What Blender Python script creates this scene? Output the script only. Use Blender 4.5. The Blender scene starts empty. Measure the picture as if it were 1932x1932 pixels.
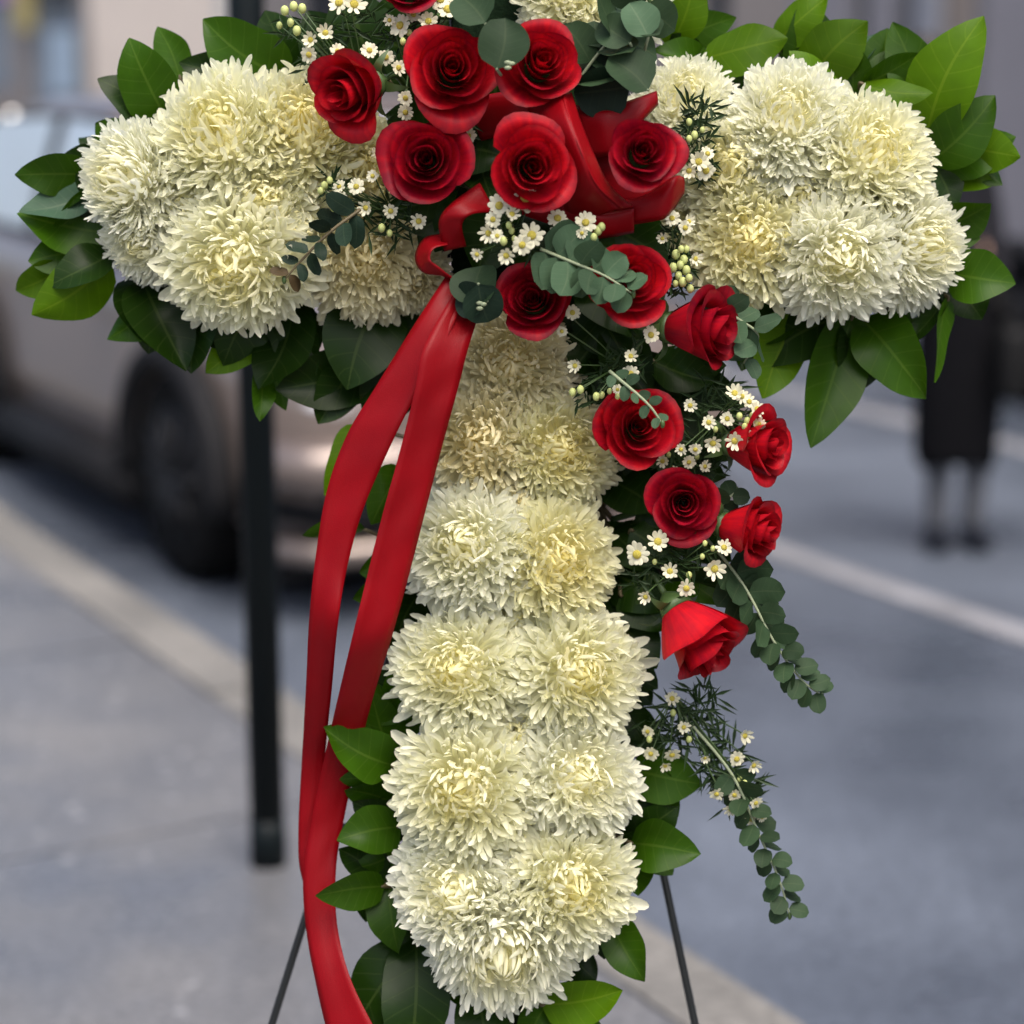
import bpy, math, random
import numpy as np
from mathutils import Vector, Matrix

random.seed(7)
R_ = math.radians
scene = bpy.context.scene
col = scene.collection

# ------------------------------------------------------------------ camera
FPX, CPX = 4057.0, 966.0            # focal length and centre, in units of a 1932-wide picture
CAM_H = 1.45
PITCH = math.atan(935 / 4200.0)
cam_d = bpy.data.cameras.new('camera')
cam = bpy.data.objects.new('camera', cam_d); col.objects.link(cam)
cam.location = (0, 0, CAM_H)
cam.rotation_euler = (math.pi / 2 - PITCH, 0, 0)
cam_d.sensor_width = 36.0
cam_d.lens = FPX / 1932.0 * 36.0
cam_d.clip_start = 0.05; cam_d.clip_end = 3000
cam_d.dof.use_dof = True
cam_d.dof.focus_distance = 1.92
cam_d.dof.aperture_fstop = 2.5
scene.camera = cam

# ------------------------------------------------------------------ light: overcast day
SUN_EL, SUN_AZ = R_(64), R_(160)     # azimuth clockwise from +Y (north): from the right, behind the camera
world = bpy.data.worlds.new('World'); scene.world = world
world.use_nodes = True
wn, wl = world.node_tree.nodes, world.node_tree.links
sky = wn.new('ShaderNodeTexSky'); sky.sky_type = 'NISHITA'; sky.sun_disc = False
sky.sun_elevation = SUN_EL; sky.sun_rotation = SUN_AZ
sky.air_density = 0.8; sky.dust_density = 6.0; sky.ozone_density = 1.0
bg = wn['Background']; bg.inputs['Strength'].default_value = 0.15
wl.new(sky.outputs['Color'], bg.inputs['Color'])
sun_d = bpy.data.lights.new('sun', 'SUN'); sun_d.energy = 1.2; sun_d.angle = R_(50); sun_d.color = (1.0, 0.98, 0.95)
sun = bpy.data.objects.new('sun', sun_d); col.objects.link(sun)
sv = Vector((math.sin(SUN_AZ) * math.cos(SUN_EL), math.cos(SUN_AZ) * math.cos(SUN_EL), math.sin(SUN_EL)))
sun.rotation_euler = sv.to_track_quat('Z', 'Y').to_euler()
vs = scene.view_settings
vs.view_transform = 'Standard'; vs.look = 'None'; vs.gamma = 1.0; vs.use_curve_mapping = False
vs.exposure = 0.92
scene.cycles.use_denoising = True
scene.cycles.max_bounces = 8

# ------------------------------------------------------------------ frames
FW = Vector((0, math.cos(PITCH), -math.sin(PITCH)))
UP = Vector((0, math.sin(PITCH), math.cos(PITCH)))
RT = Vector((1, 0, 0))
NN = -FW                                  # out of the face of the cross, which leans back on its easel
CAMP = Vector((0, 0, CAM_H))
CROSS_D = 2.0
PXM = FPX / CROSS_D                       # picture units per metre on the cross

def P(x, y, n=0.0):
    """point on the leaning plane of the cross, n metres out of it"""
    D = CROSS_D - n
    return CAMP + FW * D + RT * ((x - CPX) / FPX * D) + UP * ((CPX - y) / FPX * D)

def dirv(ax, ay, an):
    return (RT * ax + UP * ay + NN * an).normalized()

RD = Vector((-0.492, 0.870, 0)).normalized()      # along the street, away
RQ = Vector((RD.y, -RD.x, 0))                     # across the street, away from our kerb
def S(a, q, z=0.0):
    return RD * a + RQ * q + Vector((0, 0, z))

# ------------------------------------------------------------------ materials
def nodes(m):
    m.use_nodes = True
    return m.node_tree.nodes, m.node_tree.links

def mat(name, c, rough=0.6, var=0.12, scale=30.0, bump=0.0, bump_scale=None, metallic=0.0, sheen=0.0, spec=0.5, coat=0.0, trans=0.0, sss=0.0, attr=None):
    m = bpy.data.materials.new(name)
    n, l = nodes(m)
    b = n['Principled BSDF']
    b.inputs['Roughness'].default_value = rough
    b.inputs['Metallic'].default_value = metallic
    b.inputs['Specular IOR Level'].default_value = spec
    if sheen:
        b.inputs['Sheen Weight'].default_value = sheen
        b.inputs['Sheen Roughness'].default_value = 0.4
    if coat:
        b.inputs['Coat Weight'].default_value = coat; b.inputs['Coat Roughness'].default_value = 0.08
    tc = n.new('ShaderNodeTexCoord')
    nz = n.new('ShaderNodeTexNoise'); nz.inputs['Scale'].default_value = scale; nz.inputs['Detail'].default_value = 4
    l.new(tc.outputs['Object'], nz.inputs['Vector'])
    mr = n.new('ShaderNodeMapRange')
    mr.inputs['From Min'].default_value = 0.3; mr.inputs['From Max'].default_value = 0.7
    mr.inputs['To Min'].default_value = 1 - var; mr.inputs['To Max'].default_value = 1 + var
    l.new(nz.outputs['Fac'], mr.inputs['Value'])
    mx = n.new('ShaderNodeMix'); mx.data_type = 'RGBA'; mx.blend_type = 'MULTIPLY'; mx.inputs[0].default_value = 1.0
    if attr:
        at = n.new('ShaderNodeAttribute'); at.attribute_name = attr
        l.new(at.outputs['Color'], mx.inputs[6])
    else:
        mx.inputs[6].default_value = (*c, 1)
    l.new(mr.outputs['Result'], mx.inputs[7])
    l.new(mx.outputs[2], b.inputs['Base Color'])
    if bump:
        bp = n.new('ShaderNodeBump'); bp.inputs['Strength'].default_value = bump; bp.inputs['Distance'].default_value = 0.002
        nb = n.new('ShaderNodeTexNoise'); nb.inputs['Scale'].default_value = bump_scale or scale * 4; nb.inputs['Detail'].default_value = 3
        l.new(tc.outputs['Object'], nb.inputs['Vector'])
        l.new(nb.outputs['Fac'], bp.inputs['Height'])
        l.new(bp.outputs['Normal'], b.inputs['Normal'])
    if trans:
        out = n['Material Output']
        tr = n.new('ShaderNodeBsdfTranslucent'); l.new(mx.outputs[2], tr.inputs['Color'])
        ms = n.new('ShaderNodeMixShader'); ms.inputs[0].default_value = trans
        l.new(b.outputs[0], ms.inputs[1]); l.new(tr.outputs[0], ms.inputs[2])
        l.new(ms.outputs[0], out.inputs['Surface'])
    m.diffuse_color = (*c, 1)
    return m

def leaf_mat(name, c, under, rough, vein, trans=0.25):
    """leaf: attribute 'lf' holds (across, along); lighter midrib and side veins, paler underside"""
    m = bpy.data.materials.new(name)
    n, l = nodes(m)
    b = n['Principled BSDF']; b.inputs['Roughness'].default_value = rough; b.inputs['Specular IOR Level'].default_value = 0.13
    at = n.new('ShaderNodeAttribute'); at.attribute_name = 'lf'
    sp = n.new('ShaderNodeSeparateXYZ'); l.new(at.outputs['Vector'], sp.inputs[0])
    def M(op, a, bb=None):
        q = n.new('ShaderNodeMath'); q.operation = op
        for i, v in enumerate((a, bb)):
            if v is None: continue
            if isinstance(v, (int, float)): q.inputs[i].default_value = v
            else: l.new(v, q.inputs[i])
        return q.outputs[0]
    au = M('ABSOLUTE', sp.outputs['X'])
    mid = M('GREATER_THAN', 0.045, au)
    s = M('SUBTRACT', sp.outputs['Y'], M('MULTIPLY', au, 0.16))
    fr = M('FRACT', M('MULTIPLY', s, 7.0))
    side = M('MULTIPLY', M('LESS_THAN', M('ABSOLUTE', M('SUBTRACT', fr, 0.5)), 0.045), 0.45)
    ve = M('MULTIPLY', M('MAXIMUM', mid, side), vein)
    nz = n.new('ShaderNodeTexNoise'); nz.inputs['Scale'].default_value = 40; nz.inputs['Detail'].default_value = 4
    tc = n.new('ShaderNodeTexCoord'); l.new(tc.outputs['Object'], nz.inputs['Vector'])
    oi = n.new('ShaderNodeObjectInfo')
    bright = M('MULTIPLY', M('ADD', M('MULTIPLY', nz.outputs['Fac'], 0.6), 0.7), M('ADD', M('MULTIPLY', oi.outputs['Random'], 0.5), 0.75))
    mx = n.new('ShaderNodeMix'); mx.data_type = 'RGBA'
    l.new(ve, mx.inputs[0]); mx.inputs[6].default_value = (*c, 1)
    mx.inputs[7].default_value = (min(1, c[0] * 2.6 + .03), min(1, c[1] * 1.7 + .04), c[2] * 2 + .015, 1)
    geo = n.new('ShaderNodeNewGeometry')
    mu = n.new('ShaderNodeMix'); mu.data_type = 'RGBA'
    l.new(geo.outputs['Backfacing'], mu.inputs[0]); l.new(mx.outputs[2], mu.inputs[6]); mu.inputs[7].default_value = (*under, 1)
    mm = n.new('ShaderNodeMix'); mm.data_type = 'RGBA'; mm.blend_type = 'MULTIPLY'; mm.inputs[0].default_value = 1
    l.new(mu.outputs[2], mm.inputs[6]); l.new(bright, mm.inputs[7])
    l.new(mm.outputs[2], b.inputs['Base Color'])
    bp = n.new('ShaderNodeBump'); bp.inputs['Strength'].default_value = 0.35; bp.inputs['Distance'].default_value = 0.0015
    hh = M('SUBTRACT', M('MULTIPLY', nz.outputs['Fac'], 0.6), M('MULTIPLY', M('MAXIMUM', mid, side), 0.6))
    l.new(hh, bp.inputs['Height']); l.new(bp.outputs['Normal'], b.inputs['Normal'])
    tr = n.new('ShaderNodeBsdfTranslucent')
    tcx = n.new('ShaderNodeMix'); tcx.data_type = 'RGBA'; tcx.blend_type = 'MULTIPLY'; tcx.inputs[0].default_value = 1
    l.new(mm.outputs[2], tcx.inputs[6]); tcx.inputs[7].default_value = (1.6, 1.5, 0.5, 1)
    l.new(tcx.outputs[2], tr.inputs['Color'])
    ms = n.new('ShaderNodeMixShader'); ms.inputs[0].default_value = trans
    l.new(b.outputs[0], ms.inputs[1]); l.new(tr.outputs[0], ms.inputs[2])
    l.new(ms.outputs[0], n['Material Output'].inputs['Surface'])
    return m

M_ = {}
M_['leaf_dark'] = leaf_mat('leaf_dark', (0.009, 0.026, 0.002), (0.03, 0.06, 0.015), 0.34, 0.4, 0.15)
M_['leaf_mid'] = leaf_mat('leaf_mid', (0.024, 0.066, 0.002), (0.04, 0.085, 0.015), 0.36, 0.3, 0.25)
M_['leaf_bright'] = leaf_mat('leaf_bright', (0.062, 0.135, 0.002), (0.08, 0.16, 0.010), 0.38, 0.25, 0.38)
M_['leaf_grey'] = leaf_mat('leaf_grey', (0.05, 0.10, 0.06), (0.08, 0.13, 0.09), 0.5, 0.3, 0.2)
M_['euc'] = leaf_mat('eucalyptus_leaf', (0.024, 0.047, 0.021), (0.085, 0.125, 0.08), 0.55, 0.2, 0.12)
M_['euc_pale'] = leaf_mat('eucalyptus_pale_leaf', (0.046, 0.086, 0.046), (0.11, 0.15, 0.11), 0.6, 0.2, 0.12)
M_['euc_dark'] = leaf_mat('eucalyptus_dark_leaf', (0.010, 0.022, 0.013), (0.04, 0.07, 0.05), 0.5, 0.2, 0.08)
M_['euc_brown'] = leaf_mat('eucalyptus_brown_leaf', (0.045, 0.030, 0.012), (0.09, 0.06, 0.03), 0.5, 0.2, 0.1)
M_['stem'] = mat('green_stem', (0.045, 0.085, 0.02), 0.5)
M_['stem_pale'] = mat('pale_stem', (0.22, 0.26, 0.15), 0.55)
M_['stem_brown'] = mat('brown_twig', (0.09, 0.07, 0.03), 0.6)
M_['petal'] = mat('chrysanthemum_petal', (0.8, 0.75, 0.5), 0.55, var=0.06, scale=80, attr='col', trans=0.48, spec=0.2)
M_['mum_core'] = mat('chrysanthemum_core', (0.78, 0.74, 0.45), 0.7)
def rose_mat(name, c):
    m = bpy.data.materials.new(name); n, l = nodes(m); b = n['Principled BSDF']
    b.inputs['Roughness'].default_value = 0.5; b.inputs['Specular IOR Level'].default_value = 0.22
    at = n.new('ShaderNodeAttribute'); at.attribute_name = 'lf'
    mp = n.new('ShaderNodeMapping'); mp.inputs['Scale'].default_value = (9, 1.3, 1); l.new(at.outputs['Vector'], mp.inputs['Vector'])
    nz = n.new('ShaderNodeTexNoise'); nz.inputs['Scale'].default_value = 1.0; nz.inputs['Detail'].default_value = 3; l.new(mp.outputs[0], nz.inputs['Vector'])
    tc = n.new('ShaderNodeTexCoord'); n2 = n.new('ShaderNodeTexNoise'); n2.inputs['Scale'].default_value = 50; n2.inputs['Detail'].default_value = 4; l.new(tc.outputs['Object'], n2.inputs['Vector'])
    ad = n.new('ShaderNodeMath'); ad.operation = 'ADD'; l.new(nz.outputs['Fac'], ad.inputs[0]); l.new(n2.outputs['Fac'], ad.inputs[1])
    cr = n.new('ShaderNodeValToRGB'); e = cr.color_ramp.elements
    e[0].position = .35; e[0].color = (c[0] * .62, c[1] * .7, c[2] * 1.3, 1); e[1].position = .66; e[1].color = (c[0] * 1.3, c[1] * 1.6, c[2] * 1.1, 1)
    mr = n.new('ShaderNodeMath'); mr.operation = 'MULTIPLY'; mr.inputs[1].default_value = .5; l.new(ad.outputs[0], mr.inputs[0]); l.new(mr.outputs[0], cr.inputs['Fac'])
    sp = n.new('ShaderNodeSeparateXYZ'); l.new(at.outputs['Vector'], sp.inputs[0])
    rim = n.new('ShaderNodeMapRange'); rim.inputs['From Min'].default_value = .90; rim.inputs['From Max'].default_value = 1.0; rim.inputs['To Min'].default_value = 1.0; rim.inputs['To Max'].default_value = .55
    l.new(sp.outputs['Y'], rim.inputs['Value'])
    mx = n.new('ShaderNodeMix'); mx.data_type = 'RGBA'; mx.blend_type = 'MULTIPLY'; mx.inputs[0].default_value = 1; l.new(cr.outputs['Color'], mx.inputs[6]); l.new(rim.outputs['Result'], mx.inputs[7])
    l.new(mx.outputs[2], b.inputs['Base Color'])
    bp = n.new('ShaderNodeBump'); bp.inputs['Strength'].default_value = .2; bp.inputs['Distance'].default_value = .0008; l.new(ad.outputs[0], bp.inputs['Height']); l.new(bp.outputs['Normal'], b.inputs['Normal'])
    tr = n.new('ShaderNodeBsdfTranslucent'); l.new(mx.outputs[2], tr.inputs['Color'])
    ms = n.new('ShaderNodeMixShader'); ms.inputs[0].default_value = .22; l.new(b.outputs[0], ms.inputs[1]); l.new(tr.outputs[0], ms.inputs[2])
    l.new(ms.outputs[0], n['Material Output'].inputs['Surface'])
    return m
M_['rose'] = rose_mat('rose_petal', (0.44, 0.003, 0.010))
M_['rose_deep'] = rose_mat('rose_petal_deep', (0.33, 0.002, 0.011))
M_['ribbon'] = mat('red_satin', (0.18, 0.0008, 0.0035), 0.42, var=0.12, scale=18, bump=0.12, bump_scale=900, spec=0.13)
M_['daisy'] = mat('daisy_petal', (0.66, 0.64, 0.46), 0.6, var=0.12, trans=0.2)
M_['daisy_c'] = mat('daisy_centre', (0.50, 0.42, 0.06), 0.8, var=0.25, scale=600, bump=0.6, bump_scale=900)
M_['bud'] = mat('flower_bud', (0.42, 0.47, 0.16), 0.6, var=0.2)
M_['needle'] = mat('needle_leaf', (0.014, 0.034, 0.007), 0.5, var=0.3)
M_['foam'] = mat('wet_floral_foam', (0.004, 0.010, 0.004), 0.9, var=0.4, scale=60, bump=0.8, bump_scale=300, spec=0.05)
M_['wire'] = mat('black_painted_wire', (0.012, 0.014, 0.014), 0.35, var=0.1)

# ------------------------------------------------------------------ mesh helpers
def mesh(name, V, F, smooth=True):
    me = bpy.data.meshes.new(name)
    me.from_pydata([tuple(v) for v in V], [], [tuple(f) for f in F])
    if smooth: me.polygons.foreach_set('use_smooth', [True] * len(me.polygons))
    me.update()
    return me

def link(name, me, m=None, parent=None, loc=None):
    o = bpy.data.objects.new(name, me); col.objects.link(o)
    if m is not None and me is not None and not me.materials: me.materials.append(m)
    if parent is not None: o.parent = parent
    if loc is not None: o.location = loc
    return o

def tag(o, label=None, cat=None, group=None, kind=None):
    if label: o['label'] = label
    if cat: o['category'] = cat
    if group: o['group'] = group
    if kind: o['kind'] = kind
    return o

def thing(name, loc, label, cat, group=None):
    o = bpy.data.objects.new(name, None); col.objects.link(o)
    o.location = loc; o.empty_display_size = 0.02
    return tag(o, label, cat, group)

class MB:
    """collects shapes into one mesh"""
    def __init__(s): s.V = []; s.F = []
    def add(s, V, F):
        k = len(s.V); s.V += [Vector(v) for v in V]; s.F += [tuple(i + k for i in f) for f in F]
    def box(s, c, d, mtx=None, bevel=0.0):
        x, y, z = d[0] / 2, d[1] / 2, d[2] / 2
        if bevel <= 0:
            V = [Vector((sx * x, sy * y, sz * z)) for sz in (-1, 1) for sy in (-1, 1) for sx in (-1, 1)]
            F = [(0, 2, 3, 1), (4, 5, 7, 6), (0, 1, 5, 4), (2, 6, 7, 3), (0, 4, 6, 2), (1, 3, 7, 5)]
        else:
            import bmesh
            bm = bmesh.new(); bmesh.ops.create_cube(bm, size=1.0)
            for v in bm.verts: v.co = Vector((v.co.x * d[0], v.co.y * d[1], v.co.z * d[2]))
            bmesh.ops.bevel(bm, geom=bm.edges[:], offset=bevel, segments=2, affect='EDGES', profile=0.6)
            bm.verts.index_update()
            V = [v.co.copy() for v in bm.verts]; F = [tuple(v.index for v in f.verts) for f in bm.faces]; bm.free()
        V = [(mtx @ v if mtx else v) + Vector(c) for v in V]
        s.add(V, F)
    def tube(s, pts, r, seg=8, cap=True):
        pts = [Vector(p) for p in pts]; n = len(pts)
        rr = r if isinstance(r, (list, tuple)) else [r] * n
        V = []; F = []; ref = None
        for i, p in enumerate(pts):
            t = (pts[min(i + 1, n - 1)] - pts[max(i - 1, 0)]).normalized()
            if ref is None:
                ref = Vector((0, 0, 1)) if abs(t.z) < 0.9 else Vector((1, 0, 0))
            a = (ref - t * ref.dot(t)).normalized(); ref = a; b = t.cross(a)
            for k in range(seg):
                th = 2 * math.pi * k / seg
                V.append(p + a * math.cos(th) * rr[i] + b * math.sin(th) * rr[i])
        for i in range(n - 1):
            for k in range(seg):
                F.append((i * seg + k, i * seg + (k + 1) % seg, (i + 1) * seg + (k + 1) % seg, (i + 1) * seg + k))
        if cap:
            F.append(tuple(range(seg - 1, -1, -1))); F.append(tuple((n - 1) * seg + k for k in range(seg)))
        s.add(V, F)
    def ball(s, c, r, nu=8, nv=5, sq=(1, 1, 1), rot=None):
        V = []; F = []
        for j in range(nv + 1):
            th = math.pi * j / nv
            for i in range(nu):
                ph = 2 * math.pi * i / nu
                v = Vector((math.sin(th) * math.cos(ph) * sq[0], math.sin(th) * math.sin(ph) * sq[1], math.cos(th) * sq[2])) * r
                V.append((rot @ v if rot else v) + Vector(c))
        for j in range(nv):
            for i in range(nu):
                F.append((j * nu + i, (j + 1) * nu + i, (j + 1) * nu + (i + 1) % nu, j * nu + (i + 1) % nu))
        s.add(V, F)
    def build(s, name, m, parent=None, origin=None, smooth=True):
        o = Vector(origin) if origin is not None else Vector((0, 0, 0))
        return link(name, mesh(name, [v - o for v in s.V], s.F, smooth), m, parent)

def catmull(pts, per=8):
    A = [np.array(p, float) for p in pts]
    A = [2 * A[0] - A[1]] + A + [2 * A[-1] - A[-2]]
    out = []
    for i in range(1, len(A) - 2):
        p0, p1, p2, p3 = A[i - 1:i + 3]
        for k in range(per):
            t = k / per
            out.append(0.5 * ((2 * p1) + (-p0 + p2) * t + (2 * p0 - 5 * p1 + 4 * p2 - p3) * t * t + (-p0 + 3 * p1 - 3 * p2 + p3) * t ** 3))
    out.append(A[-2])
    return out

def frame(axis, ref=None):
    z = axis.normalized()
    r = ref or (UP if abs(z.dot(UP)) < 0.9 else RT)
    x = r.cross(z).normalized(); y = z.cross(x)
    return Matrix((x, y, z)).transposed()

# ================================================================== THE SETTING
def quad_sheet(name, a0, a1, q0, q1, z, m, na=1, nq=1):
    V = []; F = []
    for i in range(na + 1):
        for j in range(nq + 1):
            V.append(S(a0 + (a1 - a0) * i / na, q0 + (q1 - q0) * j / nq, z))
    for i in range(na):
        for j in range(nq):
            k = i * (nq + 1) + j
            F.append((k, k + nq + 1, k + nq + 2, k + 1))
    me = mesh(name, V, F, False)
    if me.polygons[0].normal.z < 0: me.flip_normals()
    return link(name, me, m)

def ground_mat(name, c1, c2, s1, rough0, rough1, spots=None, fine=60.0):
    m = bpy.data.materials.new(name); n, l = nodes(m); b = n['Principled BSDF']
    tc = n.new('ShaderNodeTexCoord')
    a = n.new('ShaderNodeTexNoise'); a.inputs['Scale'].default_value = s1; a.inputs['Detail'].default_value = 5; a.inputs['Roughness'].default_value = 0.6
    l.new(tc.outputs['Object'], a.inputs['Vector'])
    cr = n.new('ShaderNodeValToRGB'); cr.color_ramp.elements[0].position = 0.35; cr.color_ramp.elements[1].position = 0.65
    cr.color_ramp.elements[0].color = (*c1, 1); cr.color_ramp.elements[1].color = (*c2, 1)
    l.new(a.outputs['Fac'], cr.inputs['Fac'])
    f = n.new('ShaderNodeTexNoise'); f.inputs['Scale'].default_value = fine; f.inputs['Detail'].default_value = 6
    l.new(tc.outputs['Object'], f.inputs['Vector'])
    fm = n.new('ShaderNodeMapRange'); fm.inputs['From Min'].default_value = 0.3; fm.inputs['From Max'].default_value = 0.7
    fm.inputs['To Min'].default_value = 0.7; fm.inputs['To Max'].default_value = 1.3
    l.new(f.outputs['Fac'], fm.inputs['Value'])
    mx = n.new('ShaderNodeMix'); mx.data_type = 'RGBA'; mx.blend_type = 'MULTIPLY'; mx.inputs[0].default_value = 1
    l.new(cr.outputs['Color'], mx.inputs[6]); l.new(fm.outputs['Result'], mx.inputs[7])
    last = mx.outputs[2]
    if spots:
        sc, size, colr = spots
        v = n.new('ShaderNodeTexVoronoi'); v.inputs['Scale'].default_value = sc
        l.new(tc.outputs['Object'], v.inputs['Vector'])
        lt = n.new('ShaderNodeMath'); lt.operation = 'LESS_THAN'; lt.inputs[1].default_value = size
        l.new(v.outputs['Distance'], lt.inputs[0])
        wn_ = n.new('ShaderNodeTexWhiteNoise'); l.new(v.outputs['Color'], wn_.inputs['Vector'])
        gt = n.new('ShaderNodeMath'); gt.operation = 'GREATER_THAN'; gt.inputs[1].default_value = 0.6
        l.new(wn_.outputs['Value'], gt.inputs[0])
        mu = n.new('ShaderNodeMath'); mu.operation = 'MULTIPLY'; l.new(lt.outputs[0], mu.inputs[0]); l.new(gt.outputs[0], mu.inputs[1])
        m2 = n.new('ShaderNodeMix'); m2.data_type = 'RGBA'; l.new(mu.outputs[0], m2.inputs[0]); l.new(last, m2.inputs[6]); m2.inputs[7].default_value = (*colr, 1)
        last = m2.outputs[2]
    l.new(last, b.inputs['Base Color'])
    rm = n.new('ShaderNodeMapRange'); rm.inputs['From Min'].default_value = 0.35; rm.inputs['From Max'].default_value = 0.65
    rm.inputs['To Min'].default_value = rough0; rm.inputs['To Max'].default_value = rough1
    l.new(a.outputs['Fac'], rm.inputs['Value']); l.new(rm.outputs['Result'], b.inputs['Roughness'])
    bp = n.new('ShaderNodeBump'); bp.inputs['Strength'].default_value = 0.3; bp.inputs['Distance'].default_value = 0.004
    l.new(f.outputs['Fac'], bp.inputs['Height']); l.new(bp.outputs['Normal'], b.inputs['Normal'])
    return m

M_['asphalt'] = ground_mat('damp_asphalt', (0.050, 0.060, 0.078), (0.112, 0.130, 0.160), 0.7, 0.22, 0.45)
M_['concrete'] = ground_mat('pavement_concrete', (0.092, 0.097, 0.106), (0.150, 0.148, 0.146), 1.3, 0.22, 0.55, spots=(16.0, 0.16, (0.25, 0.25, 0.25)))
M_['kerb'] = ground_mat('kerb_concrete', (0.12, 0.116, 0.105), (0.18, 0.172, 0.155), 2.0, 0.6, 0.8)
M_['earth'] = ground_mat('distant_ground', (0.09, 0.09, 0.085), (0.14, 0.135, 0.125), 0.2, 0.8, 0.9)
M_['line'] = mat('worn_road_paint', (0.21, 0.21, 0.22), 0.6, var=0.35, scale=6)
KERB_Q, FAR_Q, FACADE_Q = 1.84, 8.3, 10.6

tag(quad_sheet('ground', -900, 900, -900, 900, -0.135, M_['earth'], 2, 2), kind='structure')
tag(quad_sheet('road', -60, 160, KERB_Q, FAR_Q, -0.12, M_['asphalt'], 4, 2), kind='structure')
def slab(name, a0, a1, q0, q1, z0, z1, m, seg=1):
    mb = MB()
    V = [S(a, q, z) for z in (z0, z1) for a in (a0, a1) for q in (q0, q1)]
    mb.add(V, [(0, 1, 3, 2), (4, 6, 7, 5), (0, 4, 5, 1), (2, 3, 7, 6), (0, 2, 6, 4), (1, 5, 7, 3)])
    o = mb.build(name, m, smooth=False)
    import bmesh
    bm = bmesh.new(); bm.from_mesh(o.data); bmesh.ops.recalc_face_normals(bm, faces=bm.faces); bm.to_mesh(o.data); bm.free()
    return o
tag(slab('pavement', -40, 120, -14, KERB_Q - 0.16, -0.13, -0.002, M_['concrete']), kind='structure')
tag(slab('far_pavement', -40, 160, FAR_Q + 0.15, 16, -0.13, 0.0, M_['concrete']), kind='structure')
kerb = slab('kerb', -40, 120, KERB_Q - 0.150, KERB_Q - 0.006, -0.13, -0.004, M_['kerb']); tag(kerb, kind='structure')
for k in range(-2, 13):
    a0 = k * 1.0 + 0.35
    o = slab('kerb_stone', a0 + .004, a0 + .996, KERB_Q - 0.156, KERB_Q + random.uniform(-.002, .003), -0.12, 0.006 + random.uniform(-.003, .003), M_['kerb']); o.parent = kerb
pav = bpy.data.objects['pavement']
for k in range(0, 11):
    for j in range(4):
        a0 = 1.1 + k * 1.25; q1 = KERB_Q - .162 - j * 1.25
        o = slab('paving_slab', a0 + .004, a0 + 1.246, q1 - 1.242, q1, -0.01, 0.0035 + random.uniform(-.0012, .0012), M_['concrete']); o.parent = pav
tag(slab('far_kerb', -40, 160, FAR_Q, FAR_Q + 0.148, -0.13, 0.004, M_['kerb']), kind='structure')
tag(quad_sheet('parking_lane_line', -30, 80, 3.86, 3.97, -0.116, M_['line'], 4, 1), kind='structure')
tag(quad_sheet('centre_line', -30, 80, 5.68, 5.81, -0.116, M_['line'], 4, 1), kind='structure')

# ---- facades across the street
def a_of(px):
    """how far along the street the far facade stands behind picture column px"""
    rx = (px - CPX) / FPX; ry = 1 / math.cos(PITCH)
    v = Vector((rx, ry, 0))
    t = FACADE_Q / v.dot(RQ)
    return (v * t).dot(RD)

M_['beige'] = mat('beige_render', (0.80, 0.68, 0.56), 0.8, var=0.06, scale=1.5)
M_['taupe'] = mat('taupe_stone', (0.24, 0.21, 0.19), 0.8, var=0.08, scale=2)
M_['lilac'] = mat('grey_stone', (0.22, 0.21, 0.225), 0.8, var=0.06, scale=2)
M_['bluegrey'] = mat('blue_grey_stone', (0.23, 0.24, 0.27), 0.8, var=0.06, scale=2)
M_['brownwall'] = mat('brown_grey_stone', (0.20, 0.17, 0.15), 0.8, var=0.06, scale=2)
M_['glass'] = mat('dark_window_glass', (0.02, 0.022, 0.028), 0.12, var=0.1)
M_['glass_pale'] = mat('pale_shop_glass', (0.20, 0.24, 0.28), 0.15, var=0.3, scale=1.5)
M_['frame'] = mat('painted_window_frame', (0.16, 0.16, 0.17), 0.5)
M_['white_trim'] = mat('white_trim', (0.5, 0.5, 0.47), 0.6)
M_['poster_purple'] = mat('purple_print', (0.35, 0.18, 0.42), 0.6)
M_['poster_yellow'] = mat('yellow_print', (0.45, 0.36, 0.12), 0.6)
M_['sign_black'] = mat('black_sign', (0.02, 0.02, 0.02), 0.5)
M_['poster_blue'] = mat('pale_blue_print', (0.36, 0.46, 0.55), 0.6)

def facade_box(name, a0, a1, z0, z1, q0, q1, m, parent=None, origin=None):
    mb = MB(); o = Vector(origin) if origin is not None else Vector((0, 0, 0))
    V = [S(a, q, z) - o for z in (z0, z1) for a in (a0, a1) for q in (q0, q1)]
    mb.add(V, [(0, 1, 3, 2), (4, 6, 7, 5), (0, 4, 5, 1), (2, 3, 7, 6), (0, 2, 6, 4), (1, 5, 7, 3)])
    ob = mb.build(name, m, parent, smooth=False)
    import bmesh
    bm = bmesh.new(); bm.from_mesh(ob.data); bmesh.ops.recalc_face_normals(bm, faces=bm.faces); bm.to_mesh(ob.data); bm.free()
    return ob

def facade_window(root, O, a0, a1, z0, z1, m, q=FACADE_Q, fr=0.07):
    w = facade_box('window', a0, a1, z0, z1, q + 0.08, q + 0.10, m, root, O)
    mb = MB()
    for (b0, b1, y0, y1) in ((a0, a0 + fr, z0, z1), (a1 - fr, a1, z0, z1), (a0 + fr, a1 - fr, z0, z0 + fr), (a0 + fr, a1 - fr, z1 - fr, z1)):
        V = [S(a, qq, z) - O for z in (y0, y1) for a in (b0, b1) for qq in (q + 0.03, q + 0.079)]
        mb.add(V, [(0, 1, 3, 2), (4, 6, 7, 5), (0, 4, 5, 1), (2, 3, 7, 6), (0, 2, 6, 4), (1, 5, 7, 3)])
    mb.build('frame', M_['frame'], w, smooth=False)
    return w

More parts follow.
